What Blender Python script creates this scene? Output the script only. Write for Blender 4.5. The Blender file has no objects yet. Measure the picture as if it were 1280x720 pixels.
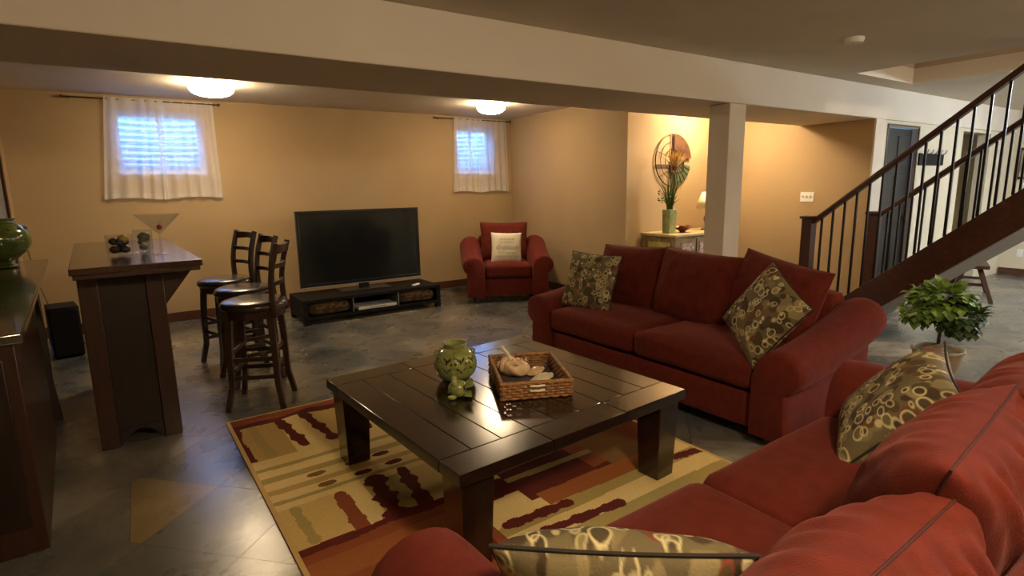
import bpy, bmesh, math, random
import numpy as np
from mathutils import Vector, Matrix, Euler, noise

random.seed(7)
PI = math.pi
SC = bpy.context.scene
COL = SC.collection

# ------------------------------------------------------------------ camera
F_PX, CAM_H = 700.0, 1.45
_down = np.array([700 - 640, 4200 - 360, F_PX]); _down = _down / np.linalg.norm(_down)
_up = -_down
_vx = np.array([1724 - 640, 212 - 360, F_PX]); _vx = _vx / np.linalg.norm(_vx)
_vx = _vx - _up * _vx.dot(_up); _vx /= np.linalg.norm(_vx)
_vy = np.cross(_up, _vx)
RC = np.stack([_vx, _vy, _up])                 # camera (right, down, forward) -> world
cam_data = bpy.data.cameras.new('camera')
cam = bpy.data.objects.new('camera', cam_data); COL.objects.link(cam)
M = Matrix.Identity(4)
for i in range(3):
    M[i][0] = RC[i, 0]; M[i][1] = -RC[i, 1]; M[i][2] = -RC[i, 2]
M[2][3] = CAM_H
cam.matrix_world = M
cam_data.sensor_width = 36.0
cam_data.lens = F_PX / 1280 * 36.0
cam_data.clip_start = 0.02
SC.camera = cam

def proj(p):
    c = RC.T @ (np.array(p, float) - np.array([0, 0, CAM_H]))
    return (640 + F_PX * c[0] / c[2], 360 + F_PX * c[1] / c[2], c[2])

# ------------------------------------------------------------------ world, exposure
world = bpy.data.worlds.new('world'); SC.world = world
world.use_nodes = True
bg = world.node_tree.nodes['Background']
bg.inputs[0].default_value = (0.15, 0.40, 1.0, 1)
bg.inputs[1].default_value = 9.0
SC.view_settings.view_transform = 'Standard'
SC.view_settings.look = 'None'
SC.view_settings.exposure = 1.62
SC.view_settings.gamma = 1.0
SC.view_settings.use_curve_mapping = False

# radiance of the lamp glasses (alcove and hall domes, plus added fills)
WARM = (1.0, 0.76, 0.47)
L_ALCOVE, L_HALL, L_NEAR_FILL, L_COOL_FILL, L_UP_FILL = 26.0, 46.0, 50.0, 150.0, 40.0

# ------------------------------------------------------------------ materials
MATS = {}
def nt(name):
    m = bpy.data.materials.new(name); m.use_nodes = True
    MATS[name] = m
    return m, m.node_tree.nodes, m.node_tree.links, m.node_tree.nodes['Principled BSDF']

def mat(name, col, rough=0.6, var=0.12, scale=8.0, metal=0.0, bump=0.0, bscale=None, sheen=0.0, coat=0.0, spec=0.5,
        stretch=(1, 1, 1), trans=0.0, ior=1.45):
    m, n, l, b = nt(name)
    tc = n.new('ShaderNodeTexCoord'); mp = n.new('ShaderNodeMapping'); mp.inputs['Scale'].default_value = stretch
    l.new(tc.outputs['Object'], mp.inputs[0])
    nz = n.new('ShaderNodeTexNoise'); nz.inputs['Scale'].default_value = scale; nz.inputs['Detail'].default_value = 4
    l.new(mp.outputs[0], nz.inputs['Vector'])
    rp = n.new('ShaderNodeValToRGB')
    rp.color_ramp.elements[0].position = 0.3; rp.color_ramp.elements[1].position = 0.7
    rp.color_ramp.elements[0].color = (*[c * (1 - var) for c in col], 1)
    rp.color_ramp.elements[1].color = (*[min(1, c * (1 + var)) for c in col], 1)
    l.new(nz.outputs[0], rp.inputs[0]); l.new(rp.outputs[0], b.inputs['Base Color'])
    b.inputs['Roughness'].default_value = rough; b.inputs['Metallic'].default_value = metal
    b.inputs['Sheen Weight'].default_value = sheen; b.inputs['Sheen Roughness'].default_value = 0.4
    b.inputs['Sheen Tint'].default_value = (*[min(1, c * 2.2 + .1) for c in col], 1)
    b.inputs['Coat Weight'].default_value = coat; b.inputs['Coat Roughness'].default_value = 0.15
    b.inputs['Specular IOR Level'].default_value = spec
    b.inputs['Transmission Weight'].default_value = trans; b.inputs['IOR'].default_value = ior
    if bump:
        nb = n.new('ShaderNodeTexNoise'); nb.inputs['Scale'].default_value = bscale or scale * 10; nb.inputs['Detail'].default_value = 3
        l.new(mp.outputs[0], nb.inputs['Vector'])
        bp = n.new('ShaderNodeBump'); bp.inputs['Strength'].default_value = bump; bp.inputs['Distance'].default_value = 0.004
        l.new(nb.outputs[0], bp.inputs['Height']); l.new(bp.outputs[0], b.inputs['Normal'])
    return m

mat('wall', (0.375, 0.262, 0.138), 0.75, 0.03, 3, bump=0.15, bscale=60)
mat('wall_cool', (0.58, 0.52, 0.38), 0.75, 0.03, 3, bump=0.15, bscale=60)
mat('offwhite', (0.62, 0.56, 0.46), 0.8, 0.03, 2, bump=0.2, bscale=70)
mat('ceiling', (0.64, 0.57, 0.46), 0.85, 0.04, 2, bump=0.4, bscale=45)
mat('greypaint', (0.30, 0.29, 0.28), 0.8, 0.04, 2)
mat('shaft', (0.42, 0.33, 0.23), 0.8, 0.04, 2)
mat('baseboard', (0.075, 0.028, 0.014), 0.4, 0.25, 6, stretch=(1, 1, 8))
mat('darkwood', (0.028, 0.012, 0.007), 0.32, 0.35, 5, stretch=(6, 1, 1), coat=0.2)
mat('barwood', (0.034, 0.012, 0.006), 0.38, 0.3, 5, stretch=(6, 6, 0.6), coat=0.15)
mat('barpanel', (0.014, 0.007, 0.004), 0.4, 0.3, 5, stretch=(6, 6, 0.6))
mat('bartop', (0.045, 0.020, 0.011), 0.16, 0.25, 5, stretch=(6, 1, 1), coat=0.4)
mat('stonetop', (0.060, 0.050, 0.030), 0.10, 0.35, 40, coat=0.5)
mat('tablewood', (0.017, 0.008, 0.0045), 0.20, 0.3, 7, stretch=(5, 0.6, 1), coat=0.6)
mat('tablegroove', (0.006, 0.004, 0.003), 0.6, 0.1)
mat('leather', (0.030, 0.020, 0.016), 0.26, 0.2, 20, bump=0.08, bscale=150, coat=0.25)
mat('blackplastic', (0.008, 0.008, 0.009), 0.3, 0.1, 5)
mat('tvscreen', (0.006, 0.010, 0.011), 0.12, 0.05, 2, coat=0.3)
mat('silver', (0.45, 0.46, 0.48), 0.35, 0.05, 4, metal=0.8)
mat('whiteplastic', (0.75, 0.74, 0.70), 0.4, 0.03, 4)
mat('red_sofa', (0.118, 0.017, 0.010), 0.9, 0.16, 22, bump=0.5, bscale=260, sheen=0.4, spec=0.2)
mat('red_cushion', (0.112, 0.016, 0.009), 0.9, 0.18, 18, bump=0.5, bscale=260, sheen=0.4, spec=0.2)
mat('red_piping', (0.11, 0.014, 0.008), 0.9, 0.1, 20)
mat('red_seam', (0.05, 0.007, 0.005), 0.9, 0.1, 20)
mat('cushion_edge', (0.020, 0.013, 0.008), 0.8, 0.1, 20)
mat('white_fabric', (0.72, 0.66, 0.52), 0.9, 0.04, 30, bump=0.3, bscale=300)
mat('grey_print', (0.30, 0.28, 0.22), 0.9, 0.05, 30)
mat('iron', (0.012, 0.008, 0.006), 0.4, 0.1, 10, metal=0.3)
mat('stairwood', (0.050, 0.016, 0.009), 0.38, 0.25, 5, stretch=(1, 5, 5), coat=0.15)
mat('carpet', (0.30, 0.26, 0.20), 0.95, 0.1, 60, bump=0.5, bscale=300)
mat('green_glaze', (0.22, 0.25, 0.075), 0.16, 0.3, 25, coat=0.6)
mat('green_dark', (0.03, 0.045, 0.01), 0.3, 0.2, 10)
mat('wicker', (0.30, 0.14, 0.045), 0.6, 0.45, 60)
mat('wicker_dark', (0.10, 0.045, 0.015), 0.7, 0.3, 60)
mat('tray_glass', (0.08, 0.08, 0.08), 0.05, 0.05, 5)
mat('shell', (0.72, 0.52, 0.33), 0.45, 0.25, 25, coat=0.2)
mat('shell_pale', (0.75, 0.68, 0.50), 0.4, 0.15, 25, coat=0.2)
mat('leaf', (0.16, 0.27, 0.045), 0.45, 0.45, 14)
mat('leaf_dark', (0.045, 0.085, 0.025), 0.5, 0.3, 14)
mat('bark', (0.05, 0.03, 0.02), 0.85, 0.3, 30)
mat('soil', (0.06, 0.06, 0.02), 0.95, 0.3, 60)
mat('pot', (0.26, 0.20, 0.13), 0.5, 0.2, 12)
mat('antique', (0.30, 0.21, 0.10), 0.55, 0.35, 14)
mat('antique_top', (0.55, 0.42, 0.20), 0.4, 0.2, 10)
mat('antique_panel', (0.50, 0.42, 0.13), 0.6, 0.2, 14)
mat('mirror_panel', (0.55, 0.42, 0.36), 0.25, 0.75, 26)
mat('lampshade', (0.80, 0.70, 0.48), 0.9, 0.04, 10)
mat('brass', (0.35, 0.22, 0.09), 0.3, 0.2, 10, metal=0.8)
mat('celadon', (0.30, 0.36, 0.15), 0.35, 0.25, 25)
mat('bowl', (0.16, 0.035, 0.018), 0.35, 0.3, 15)
mat('art_frame', (0.06, 0.035, 0.018), 0.45, 0.25, 12, metal=0.5)
mat('art_copper', (0.15, 0.075, 0.042), 0.4, 0.3, 12, metal=0.5)
mat('art_teal', (0.10, 0.14, 0.075), 0.4, 0.4, 20, metal=0.3)
mat('plume', (0.60, 0.40, 0.14), 0.8, 0.35, 30)
mat('plume_core', (0.22, 0.07, 0.03), 0.8, 0.3, 30)
mat('grass_green', (0.085, 0.16, 0.035), 0.6, 0.4, 20)
mat('stones', (0.035, 0.022, 0.015), 0.45, 0.5, 30)
mat('stone_tan', (0.45, 0.28, 0.08), 0.5, 0.2, 30)
mat('stone_green', (0.13, 0.14, 0.08), 0.5, 0.2, 30)
mat('cherry', (0.42, 0.05, 0.02), 0.25, 0.15, 20)
mat('darkdoor', (0.006, 0.005, 0.004), 0.5, 0.2, 6)
mat('door_trim', (0.06, 0.024, 0.013), 0.4, 0.2, 6)
mat('window_frame', (0.70, 0.72, 0.75), 0.5, 0.03, 5)
mat('well_metal', (0.60, 0.64, 0.70), 0.55, 0.12, 6)
mat('blackmat', (0.007, 0.006, 0.006), 0.6, 0.15, 10, spec=0.2)
mat('leopard', (0.13, 0.075, 0.025), 0.85, 0.8, 28)
mat('bench', (0.06, 0.025, 0.013), 0.5, 0.25, 8)
mat('picture', (0.30, 0.27, 0.18), 0.6, 0.5, 8)
mat('rod', (0.08, 0.045, 0.02), 0.4, 0.1, 8, metal=0.5)
mat('slab', (0.08, 0.08, 0.07), 0.8, 0.1, 5)
def thin_glass():
    m, n, l, b = nt('glass')
    tr = n.new('ShaderNodeBsdfTransparent'); gl = n.new('ShaderNodeBsdfGlossy'); gl.inputs['Roughness'].default_value = 0.03
    tr.inputs[0].default_value = (.93, .94, .95, 1)
    lw = n.new('ShaderNodeLayerWeight'); lw.inputs[0].default_value = .3
    pw_ = n.new('ShaderNodeMath'); pw_.operation = 'POWER'; pw_.inputs[1].default_value = 2.5; l.new(lw.outputs['Facing'], pw_.inputs[0])
    fr = n.new('ShaderNodeMath'); fr.operation = 'MULTIPLY_ADD'; fr.inputs[1].default_value = .4; fr.inputs[2].default_value = .03; l.new(pw_.outputs[0], fr.inputs[0])
    mx = n.new('ShaderNodeMixShader'); l.new(fr.outputs[0], mx.inputs[0]); l.new(tr.outputs[0], mx.inputs[1]); l.new(gl.outputs[0], mx.inputs[2])
    l.new(mx.outputs[0], n['Material Output'].inputs[0])
thin_glass()
mat('pane', (0.9, 0.95, 1), 0.0, 0.0, 5, trans=1.0, ior=1.02)
mat('green_glass', (0.12, 0.17, 0.028), 0.08, 0.2, 6, trans=0.55, ior=1.4, coat=0.5)

def emat(name, col, strength):
    m, n, l, b = nt(name)
    b.inputs['Base Color'].default_value = (0.8, 0.8, 0.8, 1)
    b.inputs['Emission Color'].default_value = (*col, 1); b.inputs['Emission Strength'].default_value = strength
    return m
emat('dome_alcove', WARM, L_ALCOVE); emat('dome_hall', WARM, L_HALL); emat('fill_near', WARM, L_NEAR_FILL)
emat('fill_cool', (0.85, 0.92, 1.0), L_COOL_FILL); emat('fill_up', (1.0, 0.86, 0.66), L_UP_FILL)

def curtain_mat():
    m, n, l, b = nt('sheer')
    out = n['Material Output']
    tr = n.new('ShaderNodeBsdfTransparent'); tl = n.new('ShaderNodeBsdfTranslucent'); df = n.new('ShaderNodeBsdfDiffuse')
    tl.inputs[0].default_value = (0.93, 0.93, 0.95, 1); df.inputs[0].default_value = (0.92, 0.90, 0.90, 1)
    tc = n.new('ShaderNodeTexCoord'); wv = n.new('ShaderNodeTexNoise'); wv.inputs['Scale'].default_value = 300
    l.new(tc.outputs['Object'], wv.inputs['Vector'])
    mr = n.new('ShaderNodeMapRange'); mr.inputs[3].default_value = 0.42; mr.inputs[4].default_value = 0.62
    l.new(wv.outputs[0], mr.inputs[0])
    a = n.new('ShaderNodeMixShader'); a.inputs[0].default_value = 0.55
    l.new(tl.outputs[0], a.inputs[1]); l.new(df.outputs[0], a.inputs[2])
    c = n.new('ShaderNodeMixShader'); l.new(mr.outputs[0], c.inputs[0])
    l.new(tr.outputs[0], c.inputs[1]); l.new(a.outputs[0], c.inputs[2])
    l.new(c.outputs[0], out.inputs[0])
curtain_mat()

def floor_mat(name, tint=None):
    m, n, l, b = nt(name)
    ge = n.new('ShaderNodeNewGeometry')
    n1 = n.new('ShaderNodeTexNoise'); n1.inputs['Scale'].default_value = 1.3; n1.inputs['Detail'].default_value = 6; n1.inputs['Roughness'].default_value = 0.58
    n1.inputs['Distortion'].default_value = 0.5
    l.new(ge.outputs['Position'], n1.inputs['Vector'])
    oi = n.new('ShaderNodeObjectInfo')
    ma = n.new('ShaderNodeMath'); ma.operation = 'MULTIPLY_ADD'; ma.inputs[1].default_value = 0.16; ma.inputs[2].default_value = -0.08
    l.new(oi.outputs['Random'], ma.inputs[0])
    ad = n.new('ShaderNodeMath'); ad.operation = 'ADD'; l.new(n1.outputs[0], ad.inputs[0]); l.new(ma.outputs[0], ad.inputs[1])
    rp = n.new('ShaderNodeValToRGB'); cr = rp.color_ramp
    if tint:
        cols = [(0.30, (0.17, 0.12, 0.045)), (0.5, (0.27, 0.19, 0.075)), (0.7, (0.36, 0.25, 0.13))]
    else:
        cols = [(0.26, (0.035, 0.037, 0.036)), (0.42, (0.085, 0.090, 0.088)), (0.51, (0.125, 0.118, 0.10)), (0.60, (0.17, 0.15, 0.115)), (0.76, (0.36, 0.34, 0.30))]
    while len(cr.elements) < len(cols): cr.elements.new(0.5)
    for e, (p, c) in zip(cr.elements, cols): e.position = p; e.color = (*c, 1)
    l.new(ad.outputs[0], rp.inputs[0]); l.new(rp.outputs[0], b.inputs['Base Color'])
    n2 = n.new('ShaderNodeTexNoise'); n2.inputs['Scale'].default_value = 5; n2.inputs['Detail'].default_value = 5
    l.new(ge.outputs['Position'], n2.inputs['Vector'])
    mr = n.new('ShaderNodeMapRange'); mr.inputs[3].default_value = 0.16; mr.inputs[4].default_value = 0.42
    l.new(n2.outputs[0], mr.inputs[0]); l.new(mr.outputs[0], b.inputs['Roughness'])
    bp = n.new('ShaderNodeBump'); bp.inputs['Strength'].default_value = 0.12; bp.inputs['Distance'].default_value = 0.01
    l.new(n2.outputs[0], bp.inputs['Height']); l.new(bp.outputs[0], b.inputs['Normal'])
    b.inputs['Coat Weight'].default_value = 0.25; b.inputs['Coat Roughness'].default_value = 0.2
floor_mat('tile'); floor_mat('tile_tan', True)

def attr_mat(name, rough=0.9, bump=0.4, bscale=250):
    m, n, l, b = nt(name)
    at = n.new('ShaderNodeVertexColor'); at.layer_name = 'Col'
    tc = n.new('ShaderNodeTexCoord'); nz = n.new('ShaderNodeTexNoise'); nz.inputs['Scale'].default_value = bscale
    l.new(tc.outputs['Object'], nz.inputs['Vector'])
    l.new(at.outputs[0], b.inputs['Base Color'])
    bp = n.new('ShaderNodeBump'); bp.inputs['Strength'].default_value = bump; bp.inputs['Distance'].default_value = 0.003
    l.new(nz.outputs[0], bp.inputs['Height']); l.new(bp.outputs[0], b.inputs['Normal'])
    b.inputs['Roughness'].default_value = rough; b.inputs['Specular IOR Level'].default_value = 0.25
attr_mat('rug_print', 0.95, 0.6, 200); attr_mat('pillow_print', 0.7, 0.25, 200)

# ------------------------------------------------------------------ mesh helpers
class MB:
    def __init__(s): s.v = []; s.f = []
    def add(s, v, f):
        o = len(s.v); s.v += [tuple(p) for p in v]; s.f += [tuple(i + o for i in q) for q in f]; return s
    def box(s, x0, y0, z0, x1, y1, z1):
        v = [(x0, y0, z0), (x1, y0, z0), (x1, y1, z0), (x0, y1, z0), (x0, y0, z1), (x1, y0, z1), (x1, y1, z1), (x0, y1, z1)]
        return s.add(v, [(0, 3, 2, 1), (4, 5, 6, 7), (0, 1, 5, 4), (1, 2, 6, 5), (2, 3, 7, 6), (3, 0, 4, 7)])
    def prism(s, poly, a, b, axis='y'):
        def P(p, t):
            return {'y': (p[0], t, p[1]), 'x': (t, p[0], p[1]), 'z': (p[0], p[1], t)}[axis]
        n = len(poly)
        v = [P(p, a) for p in poly] + [P(p, b) for p in poly]
        f = [tuple(range(n))[::-1], tuple(range(n, 2 * n))] + [(i, (i + 1) % n, n + (i + 1) % n, n + i) for i in range(n)]
        return s.add(v, f)
    def rings(s, rings, caps=True, closed=True):
        n = len(rings[0]); v = [p for r in rings for p in r]; f = []
        for k in range(len(rings) - 1):
            for i in range(n if closed else n - 1):
                j = (i + 1) % n
                f.append((k * n + i, k * n + j, (k + 1) * n + j, (k + 1) * n + i))
        if caps:
            f.append(tuple(range(n))[::-1]); m = (len(rings) - 1) * n; f.append(tuple(range(m, m + n)))
        return s.add(v, f)
    def tube(s, path, r, n=8, caps=True, square=False):
        path = [Vector(p) for p in path]; rs = []
        prev = None
        for k, p in enumerate(path):
            t = (path[min(k + 1, len(path) - 1)] - path[max(k - 1, 0)]).normalized()
            if prev is None:
                a = Vector((0, 0, 1)) if abs(t.z) < 0.9 else Vector((1, 0, 0))
                u = t.cross(a).normalized()
            else:
                u = (prev - t * prev.dot(t)).normalized()
            prev = u; w = t.cross(u)
            rr = r(k / (len(path) - 1)) if callable(r) else r
            rx, ry = rr if isinstance(rr, tuple) else (rr, rr)
            if square:
                ring = [p + u * (sx * rx) + w * (sy * ry) for sx, sy in ((-1, -1), (1, -1), (1, 1), (-1, 1))]
            else:
                ring = [p + u * (rx * math.cos(2 * PI * i / n)) + w * (ry * math.sin(2 * PI * i / n)) for i in range(n)]
            rs.append(ring)
        return s.rings(rs, caps)
    def lathe(s, prof, n=32, c=(0, 0, 0), caps=True):
        return s.rings([[(c[0] + r * math.cos(2 * PI * i / n), c[1] + r * math.sin(2 * PI * i / n), c[2] + z) for i in range(n)] for r, z in prof], caps)
    def rbox(s, sx, sy, sz, r, c=(0, 0, 0), n=10, puff=0, noisy=0, seed=0, fn=None):
        bm = bmesh.new(); bmesh.ops.create_cube(bm, size=2)
        bmesh.ops.subdivide_edges(bm, edges=bm.edges[:], cuts=n, use_grid_fill=True)
        h = (sx / 2, sy / 2, sz / 2)
        for v in bm.verts:
            p = [v.co[i] * h[i] for i in range(3)]
            # crowd vertices toward the rounded rim
            q = [max(-(h[i] - r), min(h[i] - r, p[i])) for i in range(3)]
            d = Vector([p[i] - q[i] for i in range(3)])
            if d.length > 1e-9:
                L = d.length; mx = max(abs(x) for x in d)
                d = d / L * min(r, mx if mx < r else r)
            o = Vector(q) + d
            u, w = v.co.x, v.co.y
            k = (1 - u * u) * (1 - w * w)
            o.z += puff * k * (1 if v.co.z > 0 else -0.2) * abs(v.co.z)
            if noisy:
                o += Vector(noise.noise_vector(Vector(o) * 4 + Vector((seed, seed * 2, 0)))) * noisy
            if fn: o = Vector(fn(o))
            v.co = o + Vector(c)
        bm.verts.index_update()
        s.add([v.co[:] for v in bm.verts], [[v.index for v in f.verts] for f in bm.faces]); bm.free(); return s
    def ball(s, c, r, n=16, m=10, fn=None):
        rs = []
        for k in range(m + 1):
            t = PI * k / m
            ring = []
            for i in range(n):
                a = 2 * PI * i / n
                d = Vector((math.sin(t) * math.cos(a), math.sin(t) * math.sin(a), -math.cos(t)))
                rr = r if not isinstance(r, tuple) else 1
                p = Vector((d.x * r[0], d.y * r[1], d.z * r[2])) if isinstance(r, tuple) else d * rr
                if fn: p = fn(p, d)
                ring.append(tuple(Vector(c) + p))
            rs.append(ring)
        return s.rings(rs, False)
    def xf(s, mtx, start=0):
        for i in range(start, len(s.v)): s.v[i] = tuple(mtx @ Vector(s.v[i]))
        return s
    def build(s, name, m, parent=None, loc=None, rot=None, smooth=True, bevel=0, seg=2, angle=40, kind=None, label=None):
        me = bpy.data.meshes.new(name); me.from_pydata(s.v, [], s.f); me.update()
        bm = bmesh.new(); bm.from_mesh(me)
        bmesh.ops.remove_doubles(bm, verts=bm.verts[:], dist=1e-6)
        bmesh.ops.recalc_face_normals(bm, faces=bm.faces[:])
        if bevel:
            es = [e for e in bm.edges if len(e.link_faces) == 2 and e.calc_face_angle(0) > 0.6]
            bmesh.ops.bevel(bm, geom=es, offset=bevel, segments=seg, affect='EDGES', profile=0.5, clamp_overlap=True)
        bm.to_mesh(me); bm.free()
        if smooth:
            me.polygons.foreach_set('use_smooth', [True] * len(me.polygons))
            me.set_sharp_from_angle(angle=math.radians(min(angle, 20) if bevel else angle))
        me.materials.append(MATS[m])
        o = bpy.data.objects.new(name, me); COL.objects.link(o)
        if parent: o.parent = parent
        if loc: o.location = loc
        if rot: o.rotation_euler = rot
        if kind: o['kind'] = kind
        if label: o['label'] = label
        return o

def tag(o, label, cat, group=None):
    o['label'] = label; o['category'] = cat
    if group: o['group'] = group
    return o
def thing(name, label, cat, loc=(0, 0, 0), rz=0, group=None):
    o = bpy.data.objects.new(name, None); COL.objects.link(o)
    o.location = loc; o.rotation_euler = (0, 0, rz); o.empty_display_size = 0.1
    return tag(o, label, cat, group)
def struct(name, mb, m, **k):
    return mb.build(name, m, kind='structure', **k)
def copy_tree(o, parent=None):
    c = o.copy(); COL.objects.link(c); c.parent = parent
    for ch in list(o.children): copy_tree(ch, c)
    return c
R = math.radians

# ------------------------------------------------------------------ room shell
CEIL, BEAM_Z = 2.43, 2.10
YB, XR, YH, XS, YF = 7.25, 4.775, 4.81, 6.68, 3.05     # back wall, right alcove wall, hall wall, switch wall, far wall
XL, XE, Y0 = -2.4, 10.98, -3.2

# floor slab + tiles
slab = struct('floor', MB().box(XL - .15, Y0 - .15, -.12, XE + .15, YB + .15, -.012), 'slab', smooth=False)
def clip(poly, ax, lim, sign):
    out = []
    for i in range(len(poly)):
        a, b = poly[i], poly[(i + 1) % len(poly)]
        da, db = sign * (a[ax] - lim), sign * (b[ax] - lim)
        if da <= 0: out.append(a)
        if (da < 0 < db) or (db < 0 < da):
            t = da / (da - db); out.append((a[0] + t * (b[0] - a[0]), a[1] + t * (b[1] - a[1])))
    return out
TS = 0.47                                         # diagonal tile side
hd = TS / math.sqrt(2)                            # half diagonal
polys = []
cx0, cy0 = 0.18 - hd, 2.965
XJ = -0.19
for i in range(-22, 32):
    for j in range(-26, 26):
        x, y = cx0 + (i - j) * hd, cy0 + (i + j) * hd
        g = hd - 0.0012
        p = [(x + g, y), (x, y + g), (x - g, y), (x, y - g)]
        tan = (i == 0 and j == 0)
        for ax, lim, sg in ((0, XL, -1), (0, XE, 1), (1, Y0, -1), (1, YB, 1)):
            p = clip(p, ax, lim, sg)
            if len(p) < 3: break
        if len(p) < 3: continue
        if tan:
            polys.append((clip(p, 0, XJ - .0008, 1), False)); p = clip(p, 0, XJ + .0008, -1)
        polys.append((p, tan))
def tile_vis(p):
    best = 0
    for q in p + [(sum(a for a, _ in p) / len(p), sum(b for _, b in p) / len(p))]:
        u, v, w = proj((q[0], q[1], 0))
        if w > 0.3 and -60 < u < 1340 and 0 < v < 800:
            best = max(best, 1 / w)
    if p[0][0] > XR and max(b for _, b in p) > YH: return 0
    if p[0][0] > XS + .2 and min(b for _, b in p) > YF + .2: return 0
    return best
polys.sort(key=lambda t: -tile_vis(t[0]))
rest = MB(); shared = None
for k, (p, tan) in enumerate(polys):
    if tile_vis(p[:]) > 0 and k < 290:
        cx = sum(a for a, _ in p) / len(p); cy = sum(b for _, b in p) / len(p)
        full = len(p) == 4 and abs(abs(p[0][0] - p[2][0]) - 2 * (hd - .0012)) < 1e-6
        if full and not tan and shared is not None:
            o = bpy.data.objects.new('floor_tile', shared); COL.objects.link(o)
            o.parent = slab; o.location = (cx, cy, 0)
        else:
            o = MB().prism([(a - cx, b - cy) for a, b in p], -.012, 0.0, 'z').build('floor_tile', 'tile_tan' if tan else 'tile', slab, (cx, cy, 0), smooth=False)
            if full and not tan: shared = o.data
    else:
        rest.prism(p, -.012, 0.0, 'z')
rest.build('floor_tiles_beyond', 'tile', slab, smooth=False, kind='stuff')

# ceiling with the stairwell opening
SX0, SX1, SY0, SY1 = 5.70, 6.86, -1.7, 2.80
c = MB()
c.box(XL - .15, Y0 - .15, CEIL, SX0, YB + .15, CEIL + .15)
c.box(SX1, Y0 - .15, CEIL, XE + .15, YB + .15, CEIL + .15)
c.box(SX0, SY1, CEIL, SX1, YB + .15, CEIL + .15)
c.box(SX0, Y0 - .15, CEIL, SX1, SY0, CEIL + .15)
struct('ceiling', c, 'ceiling', smooth=False)
c = MB()
c.box(SX0 - .1, SY0 - .1, CEIL + .15, SX0, SY1 + .1, 4.9); c.box(SX1, SY0 - .1, CEIL + .15, SX1 + .1, SY1 + .1, 4.9)
c.box(SX0, SY1, CEIL + .15, SX1, SY1 + .1, 4.9); c.box(SX0, SY0 - .1, CEIL + .15, SX1, SY0, 4.9)
c.box(SX0 - .1, SY0 - .1, 4.9, SX1 + .1, SY1 + .1, 5.0)
struct('wall_stairwell', c, 'shaft', smooth=False)

def wall_with_holes(a0, a1, b0, b1, holes, mk):
    """split a wall a0..a1 wide with rectangular holes (h0,h1,z0,z1) into boxes"""
    cur = a0
    for h0, h1, z0, z1 in sorted(holes):
        mk(cur, h0, b0, b1)
        if z0 > b0: mk(h0, h1, b0, z0)
        if z1 < b1: mk(h0, h1, z1, b1)
        cur = h1
    mk(cur, a1, b0, b1)

WIN = [(-0.12, 0.66, 1.66, 2.27), (3.86, 4.44, 1.66, 2.27)]
w = MB()
wall_with_holes(-1.17, XR + .15, 0, CEIL, WIN, lambda x0, x1, z0, z1: w.box(x0, YB, z0, x1, YB + .22, z1))
struct('wall_back', w, 'wall', smooth=False)
w = MB()
wall_with_holes(6.2, YB, 0, CEIL, [(6.30, 6.88, 0, 2.02)], lambda y0, y1, z0, z1: w.box(-1.17, y0, z0, -1.02, y1, z1))
w.box(XL, 6.2, 0, -1.17, 6.35, CEIL); w.box(XL - .15, Y0 - .15, 0, XL, 6.35, CEIL)
struct('wall_left', w, 'wall', smooth=False)
struct('wall_right', MB().box(XR, YH, 0, XR + .15, YB, CEIL), 'wall', smooth=False)
struct('wall_hall', MB().box(XR + .15, YH, 0, XS + .17, YH + .15, CEIL), 'wall', smooth=False)
struct('wall_switch', MB().box(XS, 3.87, 0, XS + .17, YH, CEIL).box(XS, 3.20, 0, XS + .17, 3.87, BEAM_Z).box(XS, 3.05, 0, 6.90, 3.20, BEAM_Z), 'wall', smooth=False)
w = MB()
wall_with_holes(6.90, XE, 0, BEAM_Z, [(7.0, 7.76, 0, 2.04), (9.08, 10.04, 0, 2.06)], lambda x0, x1, z0, z1: w.box(x0, YF, z0, x1, YF + .15, z1))
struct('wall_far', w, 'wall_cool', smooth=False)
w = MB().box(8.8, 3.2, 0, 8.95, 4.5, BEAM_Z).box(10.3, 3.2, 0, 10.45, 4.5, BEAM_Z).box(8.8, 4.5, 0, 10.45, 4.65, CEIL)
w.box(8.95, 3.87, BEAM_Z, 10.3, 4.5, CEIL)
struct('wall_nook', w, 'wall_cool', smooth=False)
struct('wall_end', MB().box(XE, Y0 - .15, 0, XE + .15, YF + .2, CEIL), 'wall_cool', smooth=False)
struct('wall_front', MB().box(XL, Y0 - .15, 0, XE, Y0, CEIL), 'wall', smooth=False)
struct('ceiling_beam', MB().box(XL, 3.03, BEAM_Z, XE, 3.87, CEIL), 'offwhite', bevel=.008)
struct('support_column', MB().box(4.18, 3.035, 0, 4.40, 3.24, BEAM_Z), 'offwhite', bevel=.006)
struct('trim_1', MB().box(XS, 3.03, 0, 6.90, 3.05, BEAM_Z), 'offwhite', bevel=.003)

def base(name, x0, y0, x1, y1, m='baseboard', h=.105): struct(name, MB().box(x0, y0, 0, x1, y1, h), m, bevel=.004)
base('baseboard_back', -1.0, YB - .016, XR - .02, YB)
base('baseboard_left', -1.02, 6.90, -1.004, YB - .02)
base('baseboard_right', XR - .016, YH, XR, YB)
base('baseboard_hall', XR, YH - .016, XS - .02, YH)
base('baseboard_switch', XS - .016, 3.06, XS, YH)
base('baseboard_far', 7.80, YF - .016, 9.02, YF)
base('baseboard_end', XE - .016, Y0 + .02, XE, YF - .02)

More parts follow.
